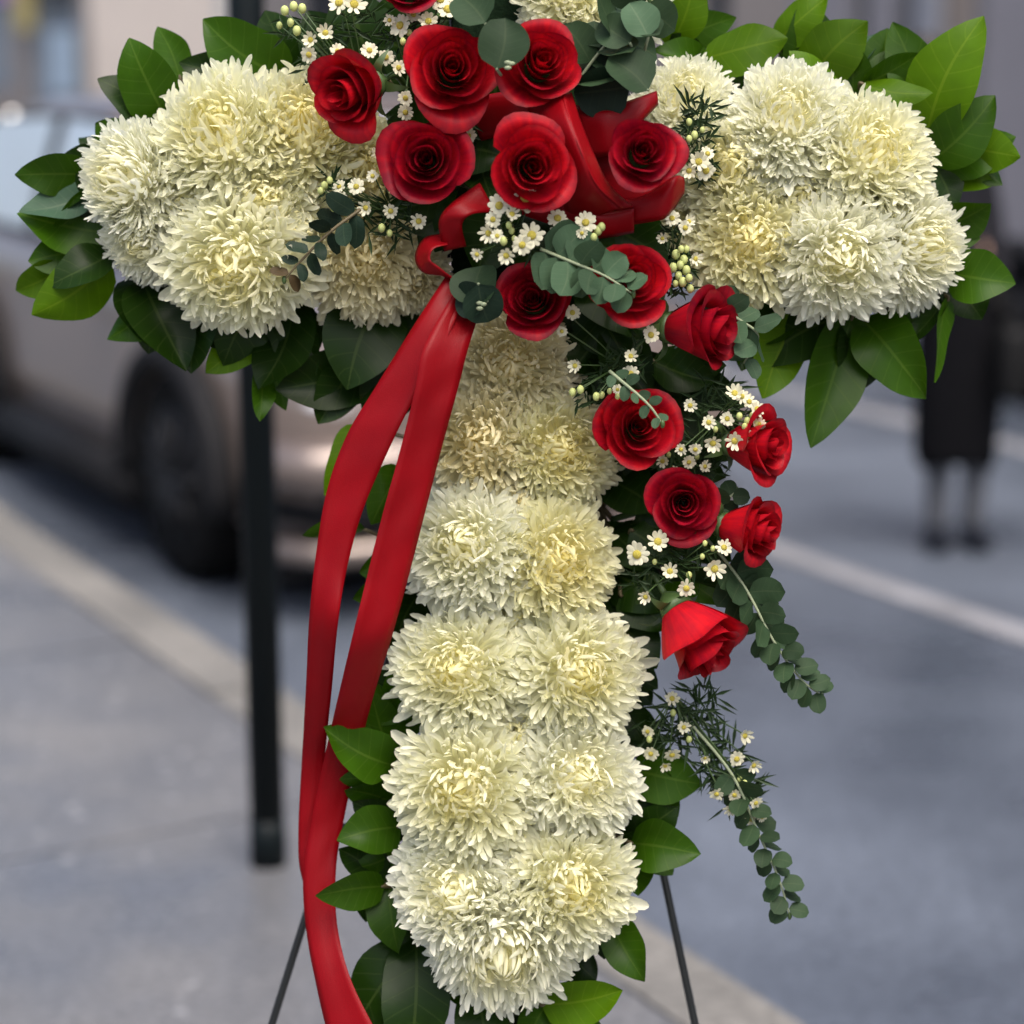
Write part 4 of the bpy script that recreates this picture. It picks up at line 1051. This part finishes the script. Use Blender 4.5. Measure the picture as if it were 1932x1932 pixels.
# ================================================================== EUCALYPTUS
def euc(label, pts, r0, r1, n_nodes, tone, seed, lean=.55, tip_bud=True, stem='stem_pale', squash=1.0, brown_tip=False, start=0.0):
    rg = random.Random(seed)
    C = [P(*p) for p in pts]; O = C[0]
    root = thing('eucalyptus_sprig', O, label, 'leaves', 'eucalyptus sprigs in the spray')
    cv = [Vector(p) for p in catmull(C, 8)]
    mb = MB(); n = len(cv); mb.tube(cv, [.0017 - .0009 * i / n for i in range(n)], 6); mb.build('stem', M_[stem], root, O)
    ds = [0.0]
    for i in range(1, n): ds.append(ds[-1] + (cv[i] - cv[i - 1]).length)
    tot = ds[-1]
    for k in range(n_nodes):
        f = start + (1 - start) * (k + .4) / n_nodes
        d = f * tot; i = max(j for j in range(n) if ds[j] <= d); i = min(i, n - 2)
        p = cv[i].lerp(cv[i + 1], (d - ds[i]) / max(1e-6, ds[i + 1] - ds[i])); T = (cv[i + 1] - cv[i]).normalized()
        X = T.cross(NN); X = X.normalized() if X.length > .2 else RT
        Y = T.cross(X)
        psi = (0.35 if k % 2 else -0.55) + rg.uniform(-.4, .4)
        rr = 1.25 * (r0 + (r1 - r0) * f) / PXM * rg.uniform(.88, 1.12)
        for s in (0, math.pi):
            rad = X * math.cos(psi + s) + Y * math.sin(psi + s)
            la = (rad + T * (lean + rg.uniform(-.15, .15))).normalized()
            fc = T * (-.5 if T.dot(NN) < 0 else .5) + NN * rg.uniform(.5, 1.1) + UP * .2; fc = (fc - la * fc.dot(la)).normalized()
            me = leaf_mesh(p + la * .0012, p + la * rr * 2.05, rr * 1.9 * squash, rg.uniform(-.25, .25), rg.uniform(-.03, .05), rg.uniform(-.05, .2), O, rg.randint(0, 99999), 'round', nu=5, nv=9, facing=fc)
            me.materials.append(M_['euc_brown' if (brown_tip and f > .8) else tone]); link('leaf', me, None, root)
    if tip_bud:
        mb = MB(); mb.ball(cv[-1], .0022, 6, 5, (1, 1, 1.8)); mb.build('tip_bud', M_['stem'], root, O)
    return root

euc('hanging eucalyptus sprig with round leaves over the road at right', [(1320, 1000, .03), (1400, 1100, .05), (1460, 1210, .055), (1510, 1280, .05), (1550, 1312, .045)], 30, 15, 15, 'euc', 21, squash=.85, start=.2)
euc('lowest eucalyptus sprig dangling right of the foot', [(1290, 1350, .01), (1380, 1460, .02), (1430, 1570, .02), (1470, 1660, .015), (1490, 1728, .01)], 23, 15, 12, 'euc', 22, squash=.85, start=.30)
euc('short grey-green eucalyptus sprig lying across the middle rose', [(1020, 470, .125), (1080, 495, .135), (1140, 520, .14), (1195, 555, .14)], 27, 18, 8, 'euc_pale', 23, lean=.35)
euc('dark narrow eucalyptus sprig across the left arm', [(680, 395, .09), (620, 440, .095), (570, 490, .09), (536, 528, .085)], 24, 13, 7, 'euc_dark', 24, squash=.6, stem='stem_brown', brown_tip=True)
euc('pale eucalyptus sprig beside the rosebud under the right arm', [(1330, 560, .07), (1390, 600, .075), (1430, 635, .07), (1400, 690, .06)], 24, 18, 6, 'euc_pale', 25, squash=.75)
euc('thin eucalyptus twig crossing the round open rose', [(1150, 700, .11), (1220, 760, .125), (1250, 800, .125)], 12, 9, 5, 'euc_pale', 26, squash=.7)
euc('small eucalyptus tip between the two rosebuds on the right', [(1330, 980, .05), (1365, 950, .05), (1390, 925, .045)], 18, 14, 3, 'euc', 27)
euc('eucalyptus sprig with large round leaves at the top right of the roses', [(1085, 160, .10), (1130, 100, .105), (1175, 50, .11), (1225, 0, .11)], 38, 32, 6, 'euc', 28, lean=.3)

def round_leaves(label, O_, leaves, bud=None):
    O = P(*O_)
    root = thing('eucalyptus_sprig', O, label, 'leaves', 'eucalyptus sprigs in the spray')
    for i, (x, y, rpx, n, tx, ty, ang, tone) in enumerate(leaves):
        fc = dirv(tx, ty, 1.0)
        a = RT * math.cos(ang) + UP * math.sin(ang); a = (a - fc * a.dot(fc)).normalized()
        c = P(x, y, n); rr = rpx / PXM
        me = leaf_mesh(c - a * rr, c + a * rr, rr * 1.95, .1, .04, .32, O, 900 + i + int(x), 'round', nu=7, nv=11, facing=fc)
        me.materials.append(M_[tone]); link('leaf', me, None, root)
        mb = MB(); mb.tube([O, (O + c - a * rr) / 2 - NN * .004, c - a * rr], .0013, 6); mb.build('stem', M_['stem_pale'], root, O)
    if bud:
        mb = MB()
        for k in range(3): mb.ball(P(bud[0] + (k % 2) * 7, bud[1] + (k // 2) * 6 + k * 2, bud[2]), .0021, 6, 5, (1.6, .6, .9))
        mb.build('tip_bud', M_['stem_pale'], root, O)
round_leaves('pair of round dark eucalyptus leaves between the two top roses', (960, 160, .10), [(945, 82, 46, .155, .1, .1, 1.4, 'euc'), (890, 18, 42, .14, -.2, .5, 2.2, 'euc')], (958, 118, .165))
round_leaves('end-on eucalyptus tip with round leaves beside the crossing rose', (915, 560, .08), [(905, 540, 46, .105, -.25, .6, 1.6, 'euc'), (912, 572, 38, .115, .15, -.5, -1.3, 'euc_dark'), (890, 560, 34, .110, -.6, .0, 2.9, 'euc_dark')], (905, 572, .122))
round_leaves('large round eucalyptus leaves right of the top roses above the bow', (1210, 120, .09), [(1185, 140, 46, .13, .3, .5, 2.4, 'euc'), (1135, 170, 50, .11, -.1, -.5, 3.3, 'euc_dark'), (1150, 130, 44, .10, -.4, .1, 3.0, 'euc_dark'), (1205, 38, 36, .13, .2, .3, 2.0, 'euc_pale'), (1160, 62, 36, .125, -.2, .4, 2.4, 'euc')])

# ================================================================== DAISY SPRIGS
def daisy_meshes():
    out = []
    for k in range(4):
        rg = random.Random(40 + k); V = []; F = []
        np_ = 9 + k
        for i in range(np_):
            a = 2 * math.pi * i / np_ + rg.uniform(-.08, .08); L = rg.uniform(.78, 1.06); w = rg.uniform(.17, .25); up = rg.uniform(-.05, .38) + (.45 if k == 0 else 0); q = len(V)
            for (t, ww) in ((.2, .4), (.5, .9), (.8, 1.0), (.95, .6), (1.0, .1)):
                for s in (-1, 0, 1):
                    r = t * L; z = up * t * t - .05 * abs(s)
                    V.append((r * math.cos(a) - s * w * ww * math.sin(a), r * math.sin(a) + s * w * ww * math.cos(a), z))
            for b in range(4):
                for s in range(2):
                    F.append((q + b * 3 + s, q + b * 3 + s + 3, q + b * 3 + s + 4, q + b * 3 + s + 1))
        me = mesh('daisy', V, F); me.materials.append(M_['daisy']); out.append(me)
    mb = MB(); mb.ball((0, 0, .06), .34, 10, 6, (1, 1, .6)); ce = mesh('daisy_centre', mb.V, mb.F); ce.materials.append(M_['daisy_c'])
    return out, ce
DAISY, DCENTRE = daisy_meshes()

def daisy_sprig(label, anchor, flowers, buds=(), needles=(), seed=0, dn=.012):
    """flowers = (x, y, radius px, tilt x, tilt y); needles = (x, y, count, spread px)"""
    rg = random.Random(seed)
    O = P(*anchor); n0 = anchor[2]
    root = thing('daisy_sprig', O, label, 'flowers', 'small white daisy sprigs in the spray')
    st = MB()
    hub = O + NN * .012
    for (x, y, r, tx, ty) in flowers:
        n = n0 + dn + rg.uniform(.0, .014)
        c = P(x, y, n); A = dirv(tx + rg.uniform(-.2, .2), ty + rg.uniform(-.2, .2), 1.0)
        rr = r / PXM * rg.uniform(.86, 1.1)
        o = bpy.data.objects.new('daisy', rg.choice(DAISY)); col.objects.link(o); o.parent = root
        m4 = (frame(A) @ Matrix.Rotation(rg.uniform(0, 6.28), 3, 'Z')).to_4x4() @ Matrix.Scale(rr, 4); m4.translation = c - O
        o.matrix_local = m4
        ce = bpy.data.objects.new('centre', DCENTRE); col.objects.link(ce); ce.parent = o
        st.tube([Vector(p) for p in catmull([O, hub.lerp(c, .4) - NN * .004, c - A * .012, c - A * .001], 3)], .0007, 5)
    if buds:
        bm_ = MB()
        for (x, y, r) in buds:
            n = n0 + dn + rg.uniform(-.004, .012); c = P(x, y, n)
            bm_.ball(c, r / PXM, 7, 5, (1, 1, 1.2)); st.tube([hub, c], .0006, 5)
        tag(bm_.build('buds', M_['bud'], root, O), kind='stuff')
    st.build('stems', M_['stem'], root, O)
    if needles:
        nb = MB()
        for (x, y, cnt, sp) in needles:
            c0 = P(x, y, n0 + dn * .5)
            for k in range(int(cnt * 1.8)):
                a = rg.uniform(0, 6.28); L = rg.uniform(.5, 1.2) * sp / PXM
                d = (RT * math.cos(a) + UP * math.sin(a) + NN * rg.uniform(-.4, .6)).normalized()
                p = c0 + (RT * rg.uniform(-.6, .6) + UP * rg.uniform(-.6, .6)) * sp / PXM + NN * rg.uniform(-.008, .008)
                sd = d.cross(NN).normalized() * rg.uniform(.0011, .0018)
                m_ = p + d * L * .5 + NN * .0015; t = p + d * L
                nb.add([p, m_ - sd, t, m_ + sd], [(0, 1, 2), (0, 2, 3)])
        tag(nb.build('needle_leaves', M_['needle'], root, O, smooth=False), kind='stuff')
    return root

daisy_sprig('airy daisy sprig above the leftmost rose at the top edge', (690, 180, .03),
            [(640, 5, 23, -.1, .3), (668, 8, 22, .2, .3), (614, 62, 18, 0, 0), (637, 97, 17, .1, .2), (586, 75, 16, -.2, 0), (583, 103, 16, -.3, -.3), (697, 95, 18, 0, .1), (728, 108, 19, .2, 0), (752, 128, 17, .4, 0)],
            [(537, 20, 8), (554, 12, 8), (570, 16, 8), (527, 48, 6), (548, 42, 7), (560, 58, 8), (600, 130, 7), (620, 130, 7)],
            [(560, 50, 14, 40), (640, 60, 16, 50), (600, 120, 14, 40), (700, 60, 16, 50)], 31, .045)
daisy_sprig('daisy sprig between the leftmost rose and the wide open rose', (770, 140, .05),
            [(755, 48, 21, -.4, .2), (780, 28, 17, .2, .3), (735, 38, 14, -.3, .1), (808, 40, 21, .2, .2), (845, 18, 26, .2, .3), (830, 0, 22, 0, .5), (765, 185, 17, 0, 0), (765, 212, 15, -.2, -.3)],
            [(772, 62, 6), (775, 82, 7), (760, 78, 6)], [(770, 70, 16, 45), (800, 60, 14, 40)], 32, .03)
daisy_sprig('small daisies peeping out between the left roses', (880, 250, .04), [(862, 228, 17, 0, 0), (884, 256, 15, .2, -.2), (880, 235, 13, .3, .2)], [], [(880, 250, 10, 30)], 33, .035)
daisy_sprig('daisy sprig over the left arm beside the dark eucalyptus', (740, 400, .05),
            [(672, 352, 15, -.1, 0), (646, 376, 16, -.2, 0), (690, 392, 16, 0, -.2), (737, 398, 16, 0, -.2), (790, 417, 18, .2, -.3), (712, 290, 14, .2, .2), (703, 332, 14, -.2, 0), (640, 352, 13, -.4, .2)],
            [(612, 350, 7), (622, 340, 6), (630, 392, 7), (605, 360, 6), (720, 430, 7), (735, 440, 6)], [(640, 360, 18, 40), (720, 410, 24, 50), (760, 420, 16, 45)], 34, .03)
daisy_sprig('bright daisy cluster under the large middle rose', (970, 450, .08),
            [(990, 376, 25, .1, .1), (942, 388, 21, -.2, .1), (966, 404, 17, 0, 0), (930, 414, 18, -.3, 0), (922, 440, 20, -.3, -.2), (1003, 444, 24, .2, -.1), (985, 462, 20, 0, -.3), (955, 482, 17, -.2, -.4), (938, 445, 14, 0, 0), (900, 480, 12, -.4, -.2)],
            [(960, 425, 6), (965, 435, 6), (950, 455, 7), (970, 450, 5)], [(950, 440, 14, 40), (980, 450, 10, 40)], 35, .06)
daisy_sprig('loose daisies right of the bright cluster above the grey-green sprig', (1080, 440, .08),
            [(1052, 412, 19, -.1, .2), (1055, 437, 18, .2, -.2), (1105, 420, 21, .1, .2), (1098, 440, 12, -.2, -.3)], [(1128, 435, 8), (1135, 428, 7), (1120, 448, 7)], [(1100, 445, 12, 30), (1050, 445, 8, 30)], 36, .045)
daisy_sprig('needle-leaved daisy sprig right of the round rose', (1290, 300, .06),
            [(1318, 305, 19, .3, 0), (1332, 322, 19, .2, -.2), (1300, 322, 15, -.2, -.2), (1335, 290, 14, .3, .3)],
            [(1300, 230, 6), (1310, 255, 7), (1300, 262, 6), (1325, 245, 5)], [(1320, 220, 26, 42), (1305, 240, 22, 35), (1320, 280, 18, 36), (1325, 320, 12, 30)], 37, .03)
daisy_sprig('daisy sprig with green buds below the round rose', (1270, 480, .06),
            [(1268, 412, 18, 0, .2), (1293, 430, 16, .2, 0), (1300, 418, 13, .3, .3), (1250, 450, 12, -.3, 0), (1312, 488, 14, .4, .1)],
            [(1275, 480, 8), (1290, 490, 8), (1283, 500, 7), (1270, 505, 8), (1295, 510, 8), (1280, 520, 7), (1288, 532, 8), (1300, 525, 7), (1275, 535, 6), (1295, 470, 6), (1302, 545, 7), (1285, 470, 6)],
            [(1285, 500, 30, 32), (1275, 540, 16, 30), (1270, 440, 14, 30)], 38, .03)
daisy_sprig('sparse daisies left of the rosebud below the crossing', (1170, 690, .05),
            [(1085, 690, 15, -.3, 0), (1190, 705, 16, .1, 0), (1190, 672, 15, 0, .3), (1228, 632, 18, .3, 0), (1165, 735, 10, 0, 0), (1080, 590, 14, 0, 0), (1060, 625, 12, -.2, 0)],
            [(1095, 735, 7), (1125, 748, 7), (1135, 745, 6), (1165, 748, 5), (1150, 738, 5), (1080, 740, 7)], [(1150, 700, 18, 40), (1110, 740, 14, 30), (1200, 680, 12, 40)], 39, .04)
daisy_sprig('rounded daisy cluster above the right-pointing rosebud', (1350, 790, .04),
            [(1302, 765, 15, -.2, .1), (1337, 797, 17, 0, 0), (1372, 790, 17, .1, 0), (1386, 742, 17, .1, .4), (1413, 758, 17, .3, .3), (1428, 772, 16, .4, .2), (1345, 836, 18, -.1, -.3), (1386, 832, 19, .1, -.3), (1414, 824, 14, .4, -.3), (1432, 800, 13, .5, 0), (1400, 748, 15, .2, .4), (1312, 848, 15, -.2, -.4), (1285, 848, 14, -.3, -.4)],
            [(1410, 795, 7), (1425, 800, 7), (1405, 805, 6), (1395, 785, 6), (1420, 785, 7), (1350, 810, 5)], [(1350, 750, 26, 50), (1400, 790, 22, 45), (1330, 810, 16, 45)], 40, .035)
daisy_sprig('tiny shaded daisies between the round open rose and the cupped rose', (1270, 860, .02),
            [(1250, 870, 14, -.1, 0), (1300, 872, 14, .2, -.2), (1275, 888, 12, 0, -.3), (1330, 880, 13, .3, -.1)], [(1262, 858, 5), (1315, 862, 5)], [(1290, 870, 20, 45), (1340, 870, 14, 40)], 43, .02)
daisy_sprig('open daisies between the cupped rose and the lowest rose', (1270, 1070, .03),
            [(1202, 1046, 23, -.2, 0), (1241, 1022, 21, 0, .2), (1264, 1078, 19, 0, 0), (1348, 1073, 21, .1, 0), (1366, 1033, 19, .3, .2), (1295, 1110, 18, .1, -.2), (1218, 1126, 16, -.1, -.3)],
            [(1330, 1025, 5), (1345, 1035, 5), (1325, 1050, 5), (1300, 1085, 6), (1235, 1060, 5)], [(1270, 1060, 24, 50), (1220, 1090, 14, 45), (1330, 1060, 14, 45)], 41, .04)
daisy_sprig('drooping daisy sprig below the lowest rose', (1270, 1310, .0),
            [(1268, 1318, 17, .2, .3), (1290, 1372, 16, .3, -.2), (1228, 1422, 15, -.3, -.5), (1268, 1424, 16, 0, -.7), (1255, 1445, 14, 0, -.6), (1405, 1388, 17, .5, -.1), (1390, 1432, 17, .2, -.4), (1422, 1444, 16, .5, -.3), (1352, 1498, 14, -.1, -.6), (1386, 1500, 14, .1, -.5), (1380, 1527, 15, 0, -.6), (1426, 1515, 16, .4, -.4), (1418, 1546, 14, .2, -.6), (1438, 1542, 12, .4, -.5), (1222, 1380, 13, -.4, -.3), (1330, 1430, 12, .1, -.6)],
            [(1270, 1345, 6), (1225, 1395, 6), (1405, 1478, 6), (1395, 1470, 5), (1300, 1395, 6)], [(1300, 1360, 34, 60), (1350, 1430, 40, 60), (1250, 1380, 24, 50), (1390, 1490, 30, 50), (1330, 1330, 16, 50)], 42, .015)

# ================================================================== RIBBON
def strip(edgeL, edgeR, per=10, bow=.0, cross=6):
    L = catmull([P(*p) for p in edgeL], per); R = catmull([P(*p) for p in edgeR], per)
    n = min(len(L), len(R)); V = []; F = []
    for i in range(n):
        a, b = Vector(L[i]), Vector(R[i])
        for j in range(cross + 1):
            t = j / cross
            wr = .0007 * math.sin(i * .55 + 5 * t) * math.sin(i * .17 + 1.3) + .0009 * math.sin(7.5 * t + i * .05)
            V.append(a.lerp(b, t) + NN * (bow * 4 * t * (1 - t) + wr))
    w = cross + 1
    for i in range(n - 1):
        for j in range(cross):
            F.append((i * w + j, (i + 1) * w + j, (i + 1) * w + j + 1, i * w + j + 1))
    return V, F

BO = P(1050, 330, .07)
bow = thing('ribbon_bow', BO, 'red satin ribbon bow with two long tails hanging over the cross', 'ribbon')
def ribbon_part(name, V, F):
    o = link(name, mesh(name, [Vector(v) - BO for v in V], F), M_['ribbon'], bow)
    md = o.modifiers.new('thick', 'SOLIDIFY'); md.thickness = .0005; md.offset = 0
    return o
V, F = strip([(842, 520, .085), (782, 612, .095), (712, 725, .095), (655, 820, .09), (617, 925, .085), (597, 1040, .08), (584, 1160, .075), (577, 1300, .035), (569, 1440, -.012), (563, 1560, -.02), (566, 1640, -.02), (590, 1720, -.02)],
             [(888, 540, .085), (842, 640, .11), (772, 770, .105), (728, 860, .10), (684, 965, .09), (655, 1070, .085), (637, 1180, .085), (626, 1300, .04), (613, 1430, -.008), (606, 1560, -.018), (610, 1640, -.018), (630, 1720, -.02)], bow=.0004)
ribbon_part('tail', V, F)
V, F = strip([(860, 545, .092), (800, 655, .12), (782, 740, .12), (755, 850, .115), (722, 970, .11), (692, 1090, .105), (664, 1205, .10), (638, 1315, .06), (614, 1420, .012), (589, 1540, -.004), (572, 1640, -.004), (577, 1750, .0), (595, 1850, .01), (618, 1950, .02), (650, 2060, .03)],
             [(905, 590, .088), (884, 655, .105), (862, 740, .105), (832, 850, .10), (801, 970, .095), (770, 1090, .09), (738, 1205, .085), (704, 1315, .05), (677, 1420, .006), (650, 1540, -.008), (634, 1640, -.004), (637, 1750, .004), (663, 1850, .02), (712, 1950, .035), (765, 2060, .05)], bow=.0004)
ribbon_part('tail', V, F)
def loop(tip, width_px, n_hi, n_lo, knot=(1050, 330, .07), bulge=.5, wv=None, tw=0.0, pinch=.45):
    """a ribbon loop: out over the top to the tip and back underneath"""
    k = P(*knot); t = P(*tip)
    d = t - k; d -= NN * d.dot(NN); L = d.length; d.normalize()
    side = d.cross(NN).normalized()
    w = width_px / PXM / 2
    pts = [k + NN * .006, k + d * L * .30 + NN * n_hi * .8, k + d * L * .62 + NN * n_hi, k + d * L * .90 + NN * n_hi * .75, k + d * L * 1.0 + NN * (n_hi + n_lo) * .5, k + d * L * .88 + NN * n_lo, k + d * L * .5 + NN * n_lo, k - NN * .004]
    wd = [pinch, .8, 1.0, 1.0, 1.0, 1.0, .8, pinch]
    C = catmull([tuple(p) + (q,) for p, q in zip(pts, wd)], 7); V = []; F = []; n = len(C)
    for i, c in enumerate(C):
        p = Vector(c[:3]); ww = w * c[3]; ang = tw * math.sin(math.pi * i / (n - 1))
        sd = side * math.cos(ang) + NN * math.sin(ang)
        for j in range(7):
            u = -1 + j / 3
            V.append(p + sd * (u * ww) + NN * (.004 * c[3] * (1 - u * u) * (1 if i < n * .55 else -1)))
    for i in range(n - 1):
        for j in range(6): F.append((i * 7 + j, i * 7 + j + 1, (i + 1) * 7 + j + 1, (i + 1) * 7 + j))
    return V, F
def band(name_, L_, R_e, bow_=.004, cross=8):
    k = .966
    V, F = strip([(x * k, y * k, n) for x, y, n in L_], [(x * k, y * k, n) for x, y, n in R_e], 10, bow_, cross)
    return ribbon_part(name_, V, F)
# the tall loop that stands up between the two right-hand roses, its ridge catching the light
band('loop', [(1028, 205, .10), (1048, 255, .115), (1078, 330, .118), (1098, 395, .11), (1120, 440, .095)], [(1095, 182, .125), (1112, 235, .150), (1136, 300, .158), (1165, 362, .150), (1212, 408, .128)], .006)
band('loop', [(1095, 182, .1255), (1112, 235, .1505), (1136, 300, .1585), (1165, 362, .1505), (1212, 408, .1285)], [(1116, 180, .115), (1136, 240, .128), (1160, 300, .132), (1190, 360, .130), (1238, 405, .118)], .003)
band('loop', [(1125, 205, .095), (1180, 212, .105), (1235, 195, .10), (1282, 178, .085)], [(1150, 310, .09), (1200, 300, .10), (1252, 240, .10), (1285, 205, .085)], .006)
band('loop', [(1195, 395, .10), (1262, 380, .112), (1318, 345, .118), (1336, 348, .10)], [(1212, 440, .10), (1268, 432, .11), (1302, 424, .112), (1336, 378, .095)], .007)
band('loop', [(1336, 345, .10), (1300, 350, .085), (1230, 380, .08)], [(1334, 380, .096), (1300, 425, .08), (1230, 440, .075)], -.003)
band('loop', [(1090, 395, .10), (1160, 415, .115), (1238, 408, .115)], [(1105, 462, .09), (1170, 466, .105), (1238, 455, .10)], .006)
band('loop', [(905, 195, .06), (1000, 178, .08), (1100, 186, .085)], [(940, 275, .055), (1010, 262, .075), (1090, 275, .08)], .006)
band('loop', [(1000, 235, .07), (1085, 215, .08), (1150, 240, .085)], [(1020, 420, .06), (1090, 440, .07), (1180, 430, .075)], .004)
band('loop', [(1155, 290, .075), (1230, 280, .08), (1290, 300, .075)], [(1165, 400, .07), (1240, 400, .08), (1300, 380, .075)], .004)
V, F = strip([(905, 345, .09), (850, 385, .105), (828, 420, .10), (838, 475, .085)], [(935, 400, .095), (890, 405, .11), (872, 425, .105), (880, 465, .085)], bow=.003); ribbon_part('loop', V, F)
V, F = strip([(838, 440, .075), (800, 450, .08), (783, 485, .08), (800, 515, .085), (850, 520, .085)], [(845, 462, .095), (818, 470, .10), (812, 490, .10), (830, 505, .10), (880, 545, .09)], bow=.002); ribbon_part('loop', V, F)
mb = MB(); mb.ball(P(1075, 330, .085), .02, 12, 8, (1.1, .9, .8)); mb.build('knot', M_['ribbon'], bow, BO)
